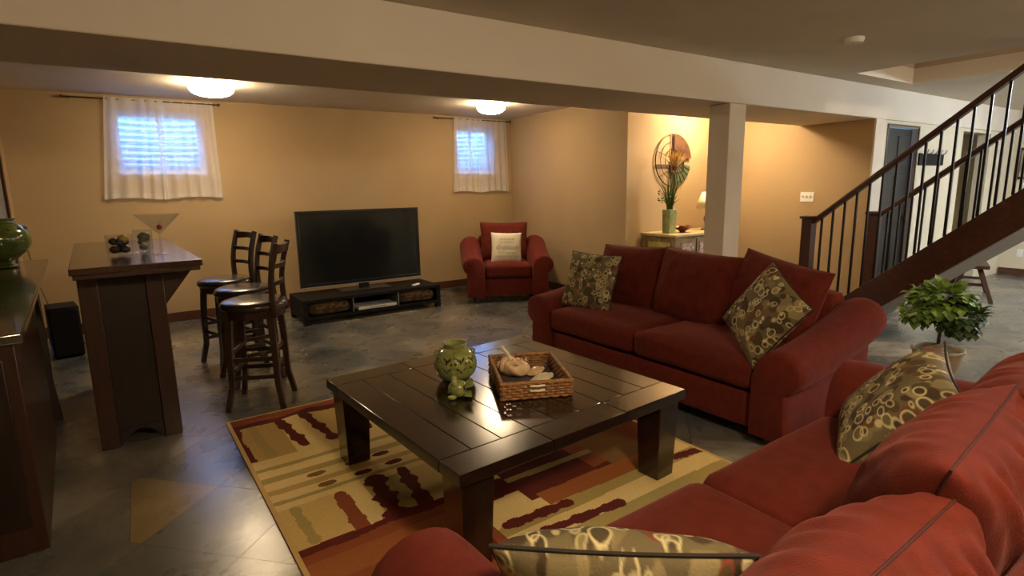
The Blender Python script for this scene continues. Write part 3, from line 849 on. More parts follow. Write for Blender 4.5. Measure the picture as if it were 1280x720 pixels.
# ------------------------------------------------------------------ coffee table
ct = thing('coffee_table', 'large square dark wood coffee table with plank top on the rug', 'coffee table', (1.427, 2.315, .0125), R(4.5))
S = .655; ZT = .46 - .0125
MB().box(-S + .01, -S + .01, ZT - .055, S - .01, S - .01, ZT - .012).build('top_core', 'tablegroove', ct, smooth=False)
for sy in (-1, 1):
    for kx in range(3):
        x0 = -S + kx * 2 * S / 3
        MB().box(x0 + .001, min(sy * S, sy * .512), ZT - .05, x0 + 2 * S / 3 - .001, max(sy * S, sy * .512), ZT).build('end_board', 'tablewood', ct, bevel=.003)
npl = 9; pw = 2 * S / npl
for k in range(npl):
    x0 = -S + k * pw
    MB().box(x0 + .001, -.510, ZT - .05, x0 + pw - .001, .510, ZT).build('plank', 'tablewood', ct, bevel=.003)
for sx in (-1, 1):
    MB().box(min(sx * (S - .10), sx * (S - .13)), -S + .2, ZT - .12, max(sx * (S - .10), sx * (S - .13)), S - .2, ZT - .056).build('apron', 'tablewood', ct, bevel=.003)
    MB().box(-S + .2, min(sx * (S - .10), sx * (S - .13)), ZT - .12, S - .2, max(sx * (S - .10), sx * (S - .13)), ZT - .056).build('apron', 'tablewood', ct, bevel=.003)
    for sy in (-1, 1):
        cx, cy = sx * (S - .095), sy * (S - .095)
        MB().tube([(cx, cy, ZT - .0555), (cx, cy, 0)], lambda t: .072 - .012 * t, 4, square=True).xf(Matrix.Translation((cx, cy, 0)) @ Matrix.Rotation(PI / 2 * 0, 4, 'Z') @ Matrix.Translation((-cx, -cy, 0))).build('leg', 'tablewood', ct, bevel=.004)

# pierced green vase
ZTOP = .4602
g = thing('pierced_vase', 'round olive green glazed vase with pierced leaf openings on the coffee table', 'vase', (1.28, 2.50, ZTOP + .001), .3)
n, mrow = 168, 90
prof = []
for k in range(mrow + 1):
    s = k / mrow
    if s < .8:
        a = -1.15 + 2.27 * s / .8
        prof.append((.104 * math.cos(a) ** .9, .088 + .092 * math.sin(a)))
    else:
        q = (s - .8) / .2
        prof.append((.0475 + .008 * q ** 2 + .002 * math.sin(q * PI), .172 + .028 * q))
v = []; f = []
for k, (r, z) in enumerate(prof):
    for i in range(n): v.append((r * math.cos(2 * PI * i / n), r * math.sin(2 * PI * i / n), z))
holes = []
for b in range(9):
    th0 = 2 * PI * b / 9
    for da, dz, rot, L in ((0, .02, 0, .019), (-.17, .028, .7, .017), (.17, .028, -.7, .017), (-.2, -.012, .9, .015), (.2, -.012, -.9, .015), (0, -.025, 0, .014), (-.33, .012, .3, .012), (.33, .012, -.3, .012)):
        holes.append((th0 + da * .8, .098 + dz * 1.1, rot, L * .66))
for k in range(mrow):
    for i in range(n):
        th = 2 * PI * (i + .5) / n; z = (prof[k][1] + prof[k + 1][1]) / 2; r = prof[k][0]
        inside = False
        for ht, hz, rot, L in holes:
            d = (th - ht + PI) % (2 * PI) - PI
            a, b2 = d * .1, z - hz
            p, q = a * math.cos(rot) + b2 * math.sin(rot), -a * math.sin(rot) + b2 * math.cos(rot)
            if (p / (L * .42)) ** 2 + (q / L) ** 2 < 1: inside = True; break
        if not inside: f.append((k * n + i, k * n + (i + 1) % n, (k + 1) * n + (i + 1) % n, (k + 1) * n + i))
f.append(tuple(range(n))[::-1])
mb = MB(); mb.v = v; mb.f = f
vb = mb.build('vase_body', 'green_glaze', g, angle=70)
so = vb.modifiers.new('wall', 'SOLIDIFY'); so.thickness = .007; so.offset = -1
for a in (PI * .75, PI * 1.75, PI * .25, PI * 1.25):
    c0 = Vector((.084 * math.cos(a), .084 * math.sin(a), .150))
    MB().tube([tuple(c0 + Vector((math.cos(a) * .016 * math.cos(t), math.sin(a) * .016 * math.cos(t), .016 * math.sin(t)))) for t in [2 * PI * i / 16 for i in range(17)]], .0055, 8, caps=False).build('loop_handle', 'green_glaze', g)

# small ceramic figurine (frog-like ornament with a wide open mouth)
g = thing('ceramic_figurine', 'small olive green ceramic figurine with open mouth beside the round vase', 'figurine', (1.175, 2.275, ZTOP), -.45)
prof = [(.012, 0), (.030, .002), (.043, .018), (.047, .036), (.042, .054), (.034, .066)]
MB().ball((0, 0, .042), (.048, .042, .042), 24, 16, lambda p, d: p * (1 + .06 * noise.noise(d * 3) - (.22 if d.x > .55 and abs(d.z) < .45 else 0))).build('body', 'green_glaze', g)
for sy in (-1, 1):
    MB().ball((-.018, sy * .022, .080), (.016, .015, .018), 14, 10).build('eye', 'green_glaze', g)
    MB().ball((-.03, sy * .036, .012), (.022, .014, .0118), 12, 8).build('paw', 'green_glaze', g)
lip = [[(x * (1 + .0), y, z) for x, y, z in [(.030 + q * .040, .040 * math.cos(t) * (1 + .25 * q), .055 + .014 * q + (.012) * math.sin(t))for t in [2 * PI * i / 20 for i in range(20)]]] for q in (0, .35, .7, 1)]
MB().rings(lip).build('upper_lip', 'green_glaze', g)
lip = [[(.028 + q * .034, .038 * math.cos(t) * (1 + .15 * q), .016 - .004 * q + .010 * math.sin(t)) for t in [2 * PI * i / 20 for i in range(20)]] for q in (0, .5, 1)]
MB().rings(lip).build('lower_lip', 'green_glaze', g)

# wicker tray
g = thing('wicker_tray', 'square brown wicker tray of seashells on the coffee table', 'tray', (1.558, 2.240, ZTOP), R(-24))
TW, TD, TH = .335, .45, .082
MB().box(-TW / 2 + .01, -TD / 2 + .01, 0, TW / 2 - .01, TD / 2 - .01, .012).build('tray_bottom', 'tray_glass', g)
def weave_side(L, axis, pos):
    mb = MB(); rows = 6
    for rI in range(rows):
        z = .009 + rI * (TH - .016) / (rows - 1)
        pts = []
        m = int(L / .012)
        for i in range(m + 1):
            a = -L / 2 + L * i / m
            off = .0045 * (1 if (i // 2 + rI) % 2 else -1)
            pts.append((a, pos + off, z) if axis == 'x' else (pos + off, a, z))
        mb.tube(pts, .0062, 6)
    for i in range(int(L / .024) + 1):
        a = -L / 2 + .006 + i * .024
        if a > L / 2 - .004: break
        mb.tube([(a, pos, .004), (a, pos, TH)] if axis == 'x' else [(pos, a, .004), (pos, a, TH)], .0045, 6)
    return mb
for sgn in (-1, 1):
    weave_side(TW, 'x', sgn * TD / 2).build('woven_side', 'wicker', g)
    weave_side(TD, 'y', sgn * TW / 2).build('woven_side', 'wicker', g)
    MB().tube([(-TW / 2 - .008, sgn * TD / 2, TH), (TW / 2 + .008, sgn * TD / 2, TH)], .0095, 8).build('rim', 'wicker', g)
    MB().tube([(sgn * TW / 2, -TD / 2, TH), (sgn * TW / 2, TD / 2, TH)], .0095, 8).build('rim', 'wicker', g)
    for z in (.045, .068):
        MB().tube([(-.035, sgn * (TD / 2 + .010), z), (0, sgn * (TD / 2 + .016), z), (.035, sgn * (TD / 2 + .010), z)], .0055, 8).build('handle_loop', 'shell_pale', g)
TM = Matrix.Translation((1.558, 2.240, ZTOP)) @ Matrix.Rotation(R(-24), 4, 'Z')
def on_tray(x, y, z): return tuple(TM @ Vector((x, y, z)))
# conch
g = thing('conch_shell', 'spiky tan conch shell in the wicker tray', 'seashell', on_tray(-.055, .070, .013), R(-50))
g.scale = (1.08, 1.08, 1.08)
def conch(p, d):
    sp = 1 + .20 * max(0, math.sin(math.atan2(d.y, d.z) * 3 + d.x * 5)) ** 3
    return Vector((p.x, p.y * sp, p.z * sp))
MB().ball((0, 0, .046), (.075, .044, .040), 30, 20, conch).build('body_whorl', 'shell', g, angle=120)
mb = MB()
pts = []
for i in range(40):
    t = i / 39; a = t * 14; r = .034 * (1 - t)
    pts.append((-.045 - .055 * t, r * math.cos(a), .050 + r * math.sin(a)))
mb.tube(pts, lambda t: .013 * (1 - t) + .002, 8).build('spire', 'shell', g)
MB().tube([(-.02, .01, .075), (-.045, .022, .105), (-.075, .035, .135)], lambda t: .014 - .009 * t, 10).build('horn', 'shell_pale', g)
for i in range(7):
    a = i * .9; x = -.03 + .013 * i
    d = Vector((.0, math.cos(a), abs(math.sin(a)) + .2)).normalized()
    b = Vector((x, 0, .045)) + d * .036
    MB().tube([tuple(b), tuple(b + d * .022)], lambda t: .008 * (1 - t) + .001, 6).build('spike', 'shell', g)
# flat shells
def flat_shell(name, lab, loc, rz, L, W, m, rib):
    g = thing(name, lab, 'seashell', loc, rz)
    for sgn, zz in ((1, 0), ):
        top = []; nu, nv = 36, 14
        rings = []
        for j in range(nv + 1):
            s = j / nv; ring = []
            for i in range(nu):
                a = 2 * PI * i / nu
                px = L / 2 * math.cos(a) * (1 - .0 * s); py = W / 2 * math.sin(a) * (1 - .35 * math.cos(a))
                q = math.sin(s * PI / 2) if s else 0.001
                z = .006 + .030 * (1 - q ** 2) + rib * math.cos(a * 12) * q * .6
                ring.append((px * q, py * q, max(.004, z)))
            rings.append(ring)
        mb = MB().rings(rings[1:], caps=False)
        mb.f.append(tuple(range(nu)))
        o = mb.build('shell_valve', m, g, angle=100)
        so = o.modifiers.new('wall', 'SOLIDIFY'); so.thickness = .0035
    MB().ball((L * .42, 0, .014), (.012, .015, .009), 10, 8).build('hinge', m, g)
flat_shell('cone_shell', 'pale pointed shell lying at the back of the wicker tray', on_tray(.060, .100, .013), R(15), .13, .062, 'shell', .002)
flat_shell('scallop_shell', 'pale flat shell lying at the front of the wicker tray', on_tray(.075, -.005, .013), R(8), .15, .070, 'shell_pale', .0025)
flat_shell('oyster_shell', 'peach coloured shell by the front rim of the wicker tray', on_tray(-.07, -.115, .013), R(0), .12, .060, 'shell', .002)

# ------------------------------------------------------------------ bar table and glassware
bt = thing('bar_table', 'tall dark wooden bar table with corbel bracket under a shiny top', 'bar table', (-.335, 3.55, 0), R(3.5))
MB().box(0, 0, 1.035, .60, 1.85, 1.07).build('table_top', 'bartop', bt, bevel=.004)
MB().box(.012, .012, 1.010, .588, 1.838, 1.0345).build('moulding', 'barwood', bt, bevel=.003)
for y0 in (.22, 1.50):
    MB().box(.02, y0, 0, .11, y0 + .07, 1.0095).build('stile', 'barwood', bt, bevel=.004)
    MB().box(.33, y0, 0, .42, y0 + .07, 1.0095).build('stile', 'barwood', bt, bevel=.004)
    MB().box(.111, y0 + .02, .10, .329, y0 + .05, 1.0095).build('end_panel', 'barpanel', bt)
    arch = [(.111, 0.0)] + [(.111 + .218 * t, .085 * math.sin(PI * t)) for t in [i / 12 for i in range(1, 12)]] + [(.329, 0), (.329, .10), (.111, .10)]
    MB().prism(arch, y0 + .012, y0 + .058, 'y').build('arched_rail', 'barpanel', bt, smooth=False)
    MB().prism([(.421, .80), (.421, 1.0095), (.565, 1.0095), (.565, .985)], y0 + .01, y0 + .06, 'y').build('corbel', 'barwood', bt, bevel=.003)
MB().box(.34, .291, .06, .37, 1.499, 1.0095).build('front_panel', 'barpanel', bt, smooth=False)

BM = Matrix.Translation((-.335, 3.55, 0)) @ Matrix.Rotation(R(3.5), 4, 'Z')
# martini glass with a cherry
g = thing('martini_glass', 'oversized clear martini glass with a cherry on the bar table', 'glass', (.085, 4.05, 1.0702))
prof = [(.050, 0), (.052, .003), (.02, .008), (.007, .016), (.006, .115), (.010, .127), (.122, .245), (.120, .2455), (.008, .130), (.001, .128)]
MB().lathe(prof, 40).build('glass_body', 'glass', g, angle=50)
c_ = thing('cherry', 'red cherry resting inside the martini glass', 'cherry', (.089, 4.05, 1.0702 + .165))
MB().ball((0, 0, 0), .016, 16, 12).build('fruit', 'cherry', c_)
MB().tube([(0, 0, .014), (.004, .002, .03), (.012, .003, .042)], .0012, 6).build('stem', 'bark', c_)
def tumbler(lab, loc, r, h, fills, flab):
    g = thing('glass_tumbler', lab, 'glass', loc)
    MB().lathe([(r * .9, 0), (r, .006), (r * 1.04, h), (r * .97, h), (r * .92, .014), (.001, .012)], 32).build('glass_body', 'glass', g, angle=50)
    f = thing('pebble_filling', flab, 'decoration', (loc[0], loc[1], loc[2] + .013))
    for dx, dy, dz, rr, m in fills:
        MB().ball((dx, dy, dz), (rr, rr * .9, rr * .85), 14, 10, lambda p, d: p * (1 + .12 * noise.noise(d * 3 + Vector((dx * 99, dy * 77, dz * 50))))).build('pebble', m, f)
tumbler('low clear glass of dark pebbles at the left of the bar table', (-.125, 4.17, 1.0702), .070, .125,
        [(-.028, -.028, .024, .027, 'stones'), (.026, -.026, .024, .028, 'stones'), (0, .032, .024, .028, 'stones'), (-.03, .004, .072, .026, 'stones'), (.02, -.008, .085, .030, 'stone_tan'), (.024, .03, .065, .024, 'stones'), (.0, -.036, .066, .024, 'stones')], 'dark and tan pebbles heaped in the low glass')
tumbler('clear glass with a green stone beside the martini glass on the bar table', (-.003, 4.25, 1.0702), .052, .145,
        [(0, 0, .022, .024, 'stone_green'), (.006, -.005, .085, .036, 'stone_green'), (-.018, .018, .05, .014, 'stones')], 'grey green stones in the glass beside the martini glass')
tumbler('narrow empty looking clear glass in front of the martini glass stem', (.000, 3.97, 1.0702), .028, .13,
        [(0, 0, .006, .006, 'stone_green')], 'tiny green bead at the bottom of the narrow glass')

# counter at the left
kc = thing('bar_counter', 'dark wooden counter with glossy stone top at the left wall', 'counter', (-.435, 2.82, 0), R(4.4))
MB().box(-.62, -.03, .88, 0.0, 3.1, .92).build('counter_top', 'stonetop', kc, bevel=.006)
MB().box(-.60, 0, .0, -.03, 1.35, .879).build('cabinet_body', 'barwood', kc, bevel=.004)
MB().box(-.56, -.012, .12, -.07, 0, .82).build('end_panel', 'barpanel', kc, bevel=.004)
MB().tube([(-.08, 1.85, .879), (-.06, 1.80, .55), (-.055, 1.74, .25), (-.03, 1.70, 0)], lambda t: (.035 - .01 * t, .04 - .012 * t), 4, square=True).build('leg', 'darkwood', kc, bevel=.003)
MB().tube([(-.12, 2.95, .879), (-.12, 2.95, 0)], .035, 4, square=True).build('leg', 'darkwood', kc, bevel=.003)
MB().tube([(-.5, 2.95, .879), (-.5, 2.95, 0)], .035, 4, square=True).build('leg', 'darkwood', kc, bevel=.003)
g = thing('green_glass_vase', 'bulbous green glass vase on the glossy counter', 'vase', (-.868, 5.38, .9203))
prof = [(.055, 0), (.085, .004), (.088, .018), (.06, .03), (.055, .045), (.10, .075), (.165, .14), (.182, .20), (.17, .26), (.13, .31), (.10, .335), (.115, .352), (.105, .352), (.09, .335), (.12, .305), (.16, .25), (.17, .20), (.155, .145), (.09, .082), (.002, .06)]
def smooth_prof(p, n=4):
    out = []
    for k in range(len(p) - 1):
        p0, p1, p2, p3 = p[max(0, k - 1)], p[k], p[k + 1], p[min(len(p) - 1, k + 2)]
        for i in range(n):
            t = i / n
            out.append(tuple(max(.001, .5 * (2 * p1[j] + (p2[j] - p0[j]) * t + (2 * p0[j] - 5 * p1[j] + 4 * p2[j] - p3[j]) * t * t + (3 * p1[j] - p0[j] - 3 * p2[j] + p3[j]) * t ** 3)) if j == 0 else
                             .5 * (2 * p1[j] + (p2[j] - p0[j]) * t + (2 * p0[j] - 5 * p1[j] + 4 * p2[j] - p3[j]) * t * t + (3 * p1[j] - p0[j] - 3 * p2[j] + p3[j]) * t ** 3) for j in (0, 1)))
    return out + [p[-1]]
MB().lathe(smooth_prof(prof), 48).build('vase_body', 'green_glass', g, angle=60)
for k in range(12):
    a = 2 * PI * k / 12
    MB().ball((.155 * math.cos(a), .155 * math.sin(a), .283), .014, 10, 8).build('glass_bead', 'green_glass', g)

# black floor speaker near the back wall
g = thing('floor_speaker', 'black floor speaker standing behind the bar table', 'speaker', (-.66, 6.20, 0), R(10))
MB().box(-.11, 0, .012, .11, .30, .46).build('cabinet', 'blackmat', g, bevel=.008)
MB().box(-.098, -.012, .03, .098, 0, .44).build('grille', 'blackplastic', g, bevel=.005)
for sx in (-.085, .085):
    for y in (.03, .27): MB().lathe([(.015, 0), (.018, .012)], 10, (sx, y, 0)).build('foot', 'blackplastic', g)
tag(MB().tube([(-.78, 6.50, .40), (-.86, 6.8, .55), (-.93, 7.1, .75), (-.98, 7.235, 1.0)], .004, 6).build('speaker_cord', 'blackplastic'), 'thin dark cord rising up the wall from the speaker', 'cord')

# ------------------------------------------------------------------ bar stools
def make_stool():
    s = thing('bar_stool', '', 'bar stool')
    seat = MB().lathe(smooth_prof([(.195, .645), (.212, .660), (.212, .680), (.195, .698), (.15, .708), (.08, .712), (.002, .713)]), 40).build('seat', 'leather', s, angle=60)
    MB().lathe([(.17, .60), (.195, .60), (.195, .6445), (.17, .6445)], 40).build('seat_ring', 'darkwood', s, angle=40)
    for sx in (-1, 1):
        for sy in (-1, 1):
            pts = []
            for k in range(9):
                t = k / 8
                off = .125 + .018 * math.sin(t * PI * .9) + .055 * max(0, t - .72) / .28 * .8
                pts.append((sx * off, sy * off, .6445 * (1 - t)))
            MB().tube(pts, lambda t: .021 - .004 * t, 4, square=True).build('leg', 'darkwood', s, bevel=.003)
    for z, a in ((.21, .128), (.33, .132)):
        for sg in (-1, 1):
            if z < .3 or True:
                MB().box(-a, sg * a - .010, z - .014, a, sg * a + .010, z + .014).build('stretcher', 'darkwood', s, bevel=.003)
                MB().box(sg * a - .010, -a, z + .036, sg * a + .010, a, z + .062).build('stretcher', 'darkwood', s, bevel=.003)
    def bx(z): return .165 + .05 * ((z - .62) / .45) + .03 * math.sin((z - .62) / .45 * PI) * -1
    for sy in (-1, 1):
        MB().tube([(bx(z), sy * .150, z) for z in [.60 + .47 * k / 8 for k in range(9)]], lambda t: (.021 - .004 * t, .015), 4, square=True).build('back_post', 'darkwood', s, bevel=.003)
    def slat(z, h, th=.011, dip=0):
        rs = []
        for k in range(13):
            u = -1 + k / 6
            y = .136 * u; x = bx(z) + .030 * (1 - u * u)
            hh = h * (1 + dip * (abs(u) - .5))
            rs.append([(x - th, y, z - hh), (x + th, y, z - hh), (x + th, y, z + h), (x - th, y, z + h)])
        return MB().rings(rs)
    slat(1.035, .026, dip=.35).build('top_rail', 'darkwood', s, bevel=.003)
    slat(.925, .014).build('back_slat', 'darkwood', s, bevel=.002); slat(.815, .014).build('back_slat', 'darkwood', s, bevel=.002)
    return s
st = make_stool()
for k, (x, y, a, lab) in enumerate(((.575, 4.06, -24, 'black leather bar stool turned away at the open end of the bar table'),
                                    (.600, 4.64, 10, 'black leather bar stool standing between the other two stools'),
                                    (.535, 5.22, 19, 'black leather bar stool closest to the curtained back wall'))):
    o = st if k == 0 else copy_tree(st)
    o.location = (x, y, 0); o.scale = (1, 1, 1.035); o.rotation_euler = (0, 0, R(a)); o['label'] = lab; o['group'] = 'bar stools along the bar table'

# ------------------------------------------------------------------ television and stand
ts = thing('tv_stand', 'low black open-shelf stand under the television', 'tv stand', (2.16, 6.13, 0), R(1.5))
TWd, TDp, THt = 1.64, .58, .275
MB().box(-TWd / 2, 0, THt - .035, TWd / 2, TDp, THt).build('top_board', 'blackmat', ts, bevel=.004)
MB().box(-TWd / 2, 0, .05, TWd / 2, TDp, .085).build('bottom_board', 'blackmat', ts, bevel=.004)
for x in (-TWd / 2, TWd / 2 - .05): MB().box(x, .002, .0855, x + .05, TDp, THt - .0355).build('side_panel', 'blackmat', ts, smooth=False)
MB().box(-TWd / 2 + .05, TDp - .02, .0855, TWd / 2 - .05, TDp, THt - .0355).build('back_panel', 'blackmat', ts, smooth=False)
for x in (-.27, .27): MB().box(x - .004, .01, .0855, x + .004, TDp - .02, THt - .0355).build('divider', 'silver', ts, smooth=False)
for x in (-TWd / 2, TWd / 2 - .06):
    for y in (0, TDp - .06): MB().box(x, y, 0, x + .06, y + .06, .0495).build('foot', 'blackmat', ts, smooth=False)
tv = thing('television', 'large black flat television on the low stand', 'television', (2.135, 6.45, .2755), R(0.3))
W2, Hh = .725, .86
z0 = .075
MB().box(-W2, .006, z0, W2, .055, z0 + Hh).build('housing', 'blackplastic', tv, bevel=.006)
MB().box(-W2 + .03, 0, z0 + .045, W2 - .03, .0055, z0 + Hh - .03).build('screen', 'tvscreen', tv, smooth=False)
for a in ((-W2, z0 + .008, W2, z0 + .0445), (-W2, z0 + Hh - .0295, W2, z0 + Hh), (-W2, z0 + .045, -W2 + .0295, z0 + Hh - .03), (W2 - .0295, z0 + .045, W2, z0 + Hh - .03)):
    MB().box(a[0], -.006, a[1], a[2], .0055, a[3]).build('bezel', 'blackplastic', tv, bevel=.003)
MB().box(-W2 + .01, -.008, z0, W2 - .01, .005, z0 + .0075).build('lower_strip', 'silver', tv, bevel=.001)
MB().box(-.06, .012, .012, .06, .045, z0 - .0005).build('neck', 'blackplastic', tv, bevel=.004)
MB().box(-.30, -.10, 0, .30, .16, .0115).build('base', 'blackplastic', tv, bevel=.004)
TSM = Matrix.Translation((2.16, 6.13, 0)) @ Matrix.Rotation(R(1.5), 4, 'Z')
def on_stand(x, y, z): return tuple(TSM @ Vector((x, y, z)))
g = thing('media_player', 'slim white media player on the middle shelf of the stand', 'media player', on_stand(0.02, .02, .0855), R(1.5))
MB().box(-.23, 0, .004, .23, .24, .040).build('case', 'whiteplastic', g, bevel=.004)
MB().box(-.10, -.002, .016, .10, 0, .028).build('disc_slot', 'silver', g)
for x in (-.2, .2): MB().box(x - .02, .02, 0, x + .02, .06, .0038).build('foot', 'blackplastic', g)
for x, lab in ((-.52, 'rolled spotted cushion stuffed in the shelf bay beside the bar stools'), (.53, 'rolled spotted cushion stuffed in the shelf bay beside the armchair')):
    g = thing('rolled_cushion', lab, 'cushion', on_stand(x, .16, .0855), R(1.5 + random.uniform(-3, 3)))
    MB().rbox(.45, .26, .125, .058, (0, 0, .066), 14, puff=.01, noisy=.012, seed=x * 9).build('cushion_body', 'leopard', g, angle=180)
    MB().tube([(-.215, -.135, .06), (-.1, -.138, .065), (.1, -.138, .06), (.215, -.135, .065)], .004, 6).build('seam', 'cushion_edge', g)
g = thing('game_controller', 'small pale remote lying on top of the tv stand', 'remote', on_stand(.55, .12, THt + .0003), R(35))
MB().rbox(.13, .045, .022, .010, (0, 0, .011), 6).build('case', 'whiteplastic', g)
for k in range(3): MB().lathe([(.005, .021), (.005, .0245), (.001, .025)], 10, (-.035 + .03 * k, 0, 0)).build('button', 'silver', g)

# ------------------------------------------------------------------ hall console with lamp, vase, bowl and wall art
cs = thing('console_cabinet', 'antique console cabinet with patterned doors against the hall wall', 'cabinet', (5.02, 4.27, 0), R(0))
CW, CD, CH = 1.08, .52, .875
MB().box(-.02, -.02, CH - .03, CW + .02, CD, CH).build('cabinet_top', 'antique_top', cs, bevel=.006)
MB().box(.03, .03, .12, CW - .03, CD - .005, CH - .0305).build('body', 'antique', cs, smooth=False)
for x in (0, CW - .06):
    for y in (0, CD - .06): MB().box(x, y, 0, x + .06, y + .06, CH - .0305).build('leg', 'antique', cs, bevel=.004)
MB().box(.018, .09, .22, .0295, CD - .09, CH - .10).build('side_panel', 'antique_panel', cs, bevel=.003)
for k in range(3):
    x0 = .07 + k * .325
    d = MB().box(x0, .012, .20, x0 + .30, .0295, CH - .06).build('door', 'antique', cs, bevel=.004)
    MB().box(x0 + .04, .004, .25, x0 + .26, .0115, CH - .11).build('door_panel', 'mirror_panel', d, smooth=False)
    MB().ball((x0 + .28, .0, .55), .012, 10, 8).build('knob', 'brass', d)
CT = CH + .0003
g = thing('table_lamp', 'brass table lamp with cream shade on the hall console', 'lamp', (5.90, 4.53, CT))
MB().lathe(smooth_prof([(.075, 0), (.075, .012), (.03, .03), (.018, .06), (.04, .11), (.045, .15), (.02, .20), (.012, .24), (.012, .29)]), 28).build('lamp_base', 'brass', g)
mb = MB().lathe([(.150, .265), (.075, .465)], 36, caps=False).build('lamp_shade', 'lampshade', g)
so = mb.modifiers.new('wall', 'SOLIDIFY'); so.thickness = .003
MB().tube([(0, 0, .28), (0, 0, .49)], .004, 8).build('harp', 'brass', g)
MB().ball((0, 0, .495), .010, 10, 8).build('finial', 'brass', g)
g = thing('wooden_bowl', 'small dark red scalloped bowl on the hall console', 'bowl', (5.36, 4.46, CT))
mb = MB(); n = 40
rs = []
for r, z in ((.03, 0), (.04, .003), (.03, .012), (.05, .025), (.085, .05), (.105, .075), (.098, .075), (.078, .054), (.04, .030), (.002, .026)):
    rs.append([(r * math.cos(2 * PI * i / n), r * math.sin(2 * PI * i / n), z + (.012 * math.cos(2 * PI * i / n * 5) if z > .045 else 0)) for i in range(n)])
mb.rings(rs).build('bowl_body', 'bowl', g, angle=60)
g = thing('square_vase', 'tall celadon green vase of grasses on the hall console', 'vase', (5.17, 4.50, CT))
MB().tube([(0, 0, 0), (0, 0, .02), (0, 0, .26), (0, 0, .275)], lambda t: .052 + .010 * t, 4, square=True).build('vase_body', 'celadon', g, bevel=.005)
g2 = thing('dried_arrangement', 'green grasses and a tan plume flower standing in the celadon vase', 'plant', (5.17, 4.50, CT + .276))
rnd = random.Random(4)
gm = MB()
for k in range(90):
    a = rnd.uniform(0, 2 * PI); sp = rnd.uniform(.02, .15) ; h = rnd.uniform(.16, .46)
    pts = []
    for i in range(6):
        t = i / 5
        pts.append((.03 * math.cos(a) * (1 - t) + sp * math.cos(a) * t ** 1.6, .03 * math.sin(a) * (1 - t) + sp * .8 * math.sin(a) * t ** 1.6, h * t - .10 * sp * t * t * 4))
    gm.tube(pts, lambda t: (.006 * (1 - t) + .001, .0012), 4)
gm.build('grass_blades', 'grass_green', g2, kind='stuff')
MB().tube([(0, 0, 0), (.02, 0, .25), (.06, 0, .46)], .006, 6).build('stem', 'grass_green', g2)
pm = MB()
for k in range(110):
    a = rnd.uniform(0, 2 * PI); t0 = rnd.uniform(0, 1) ; tilt = .15 + .75 * t0
    d = Vector((math.sin(tilt) * math.cos(a), math.sin(tilt) * math.sin(a) * .8, math.cos(tilt)))
    L = rnd.uniform(.15, .23)
    b0 = Vector((.06, 0, .46))
    pm.tube([tuple(b0 + d * .02), tuple(b0 + d * L * .6), tuple(b0 + d * L)], lambda t: (.009 * math.sin(PI * min(.95, t * .9 + .1)) + .0008, .001), 4)
pm.build('plume', 'plume', g2, kind='stuff')
MB().ball((.06, 0, .485), (.038, .034, .045), 14, 10).build('plume_core', 'plume_core', g2)
vm = MB()
for k in range(14):
    a = rnd.uniform(PI * .6, PI * 1.4); h = rnd.uniform(.05, .22); sp = rnd.uniform(.10, .20)
    p0 = Vector((0, 0, .03)); p1 = Vector((sp * math.cos(a), sp * .6 * math.sin(a), h))
    vm.tube([tuple(p0), tuple(p0.lerp(p1, .5) + Vector((0, 0, .04))), tuple(p1)], .0015, 5)
    vm.ball(tuple(p1), (.014, .010, .008), 8, 6)
vm.build('trailing_sprigs', 'grass_green', g2, kind='stuff')

# round metal wall art
g = thing('wall_art', 'round metal wall art of bronze and green quarters on the hall wall', 'wall art', (5.54, YH, 1.73))
RA = .315
def arc(r, a0, a1, y=-.02, n=40): return [(r * math.cos(a0 + (a1 - a0) * i / n), y, r * math.sin(a0 + (a1 - a0) * i / n)) for i in range(n + 1)]
MB().tube(arc(RA, R(96), R(264)), .008, 8).build('outer_ring', 'art_frame', g)
MB().tube(arc(RA * .72, R(100), R(262)), .005, 8).build('inner_ring', 'art_frame', g)
MB().tube(arc(RA * .45, R(105), R(255)), .005, 8).build('inner_ring', 'art_frame', g)
MB().tube([(-.03, -.02, RA), (-.03, -.02, -RA)], .008, 8).build('upright', 'art_frame', g)
MB().tube([(-RA, -.02, -.06), (-.03, -.02, -.06)], .010, 8).build('crossbar', 'art_frame', g)
MB().tube([(-RA * .9, -.02, .10), (-.03, -.02, .02)], .004, 8).build('crossbar', 'art_frame', g)
MB().tube([(-RA * .8, -.02, -.2), (-.03, -.02, -.1)], .004, 8).build('crossbar', 'art_frame', g)
def sector(r0, r1, a0, a1, y0, y1, n=24):
    p = [(r1 * math.cos(a0 + (a1 - a0) * i / n), r1 * math.sin(a0 + (a1 - a0) * i / n)) for i in range(n + 1)] + [(r0 * math.cos(a1 - (a1 - a0) * i / n), r0 * math.sin(a1 - (a1 - a0) * i / n)) for i in range(n + 1)]
    return MB().prism(p, y0, y1, 'y')
sector(.12, RA, R(4), R(90), -.03, -.012).build('copper_quarter', 'art_copper', g, smooth=False)
sector(.10, RA, R(-80), R(-14), -.03, -.012).build('green_quarter', 'art_teal', g, smooth=False)
for k in range(5):
    a = R(-74 + 13 * k)
    MB().tube([(.10 * math.cos(a), -.032, .10 * math.sin(a)), (RA * math.cos(a), -.032, RA * math.sin(a))], .004, 6).build('rib', 'art_frame', g)
fr = .10
for a in ((-.02, .02, .20, .035), (-.02, -.14, .20, -.125), (-.02, -.125, -.005, .02), (.185, -.125, .20, .02)):
    MB().box(a[0], -.034, a[1] - .02, a[2] - .05, -.01, a[3] - .02).build('centre_bar', 'art_frame', g)
MB().box(-.02, -.026, -.145, .14, -.018, .005).build('centre_panel', 'brass', g)
MB().box(-.05, -.015, -.02, .05, 0, .02).build('wall_mount', 'art_frame', g)

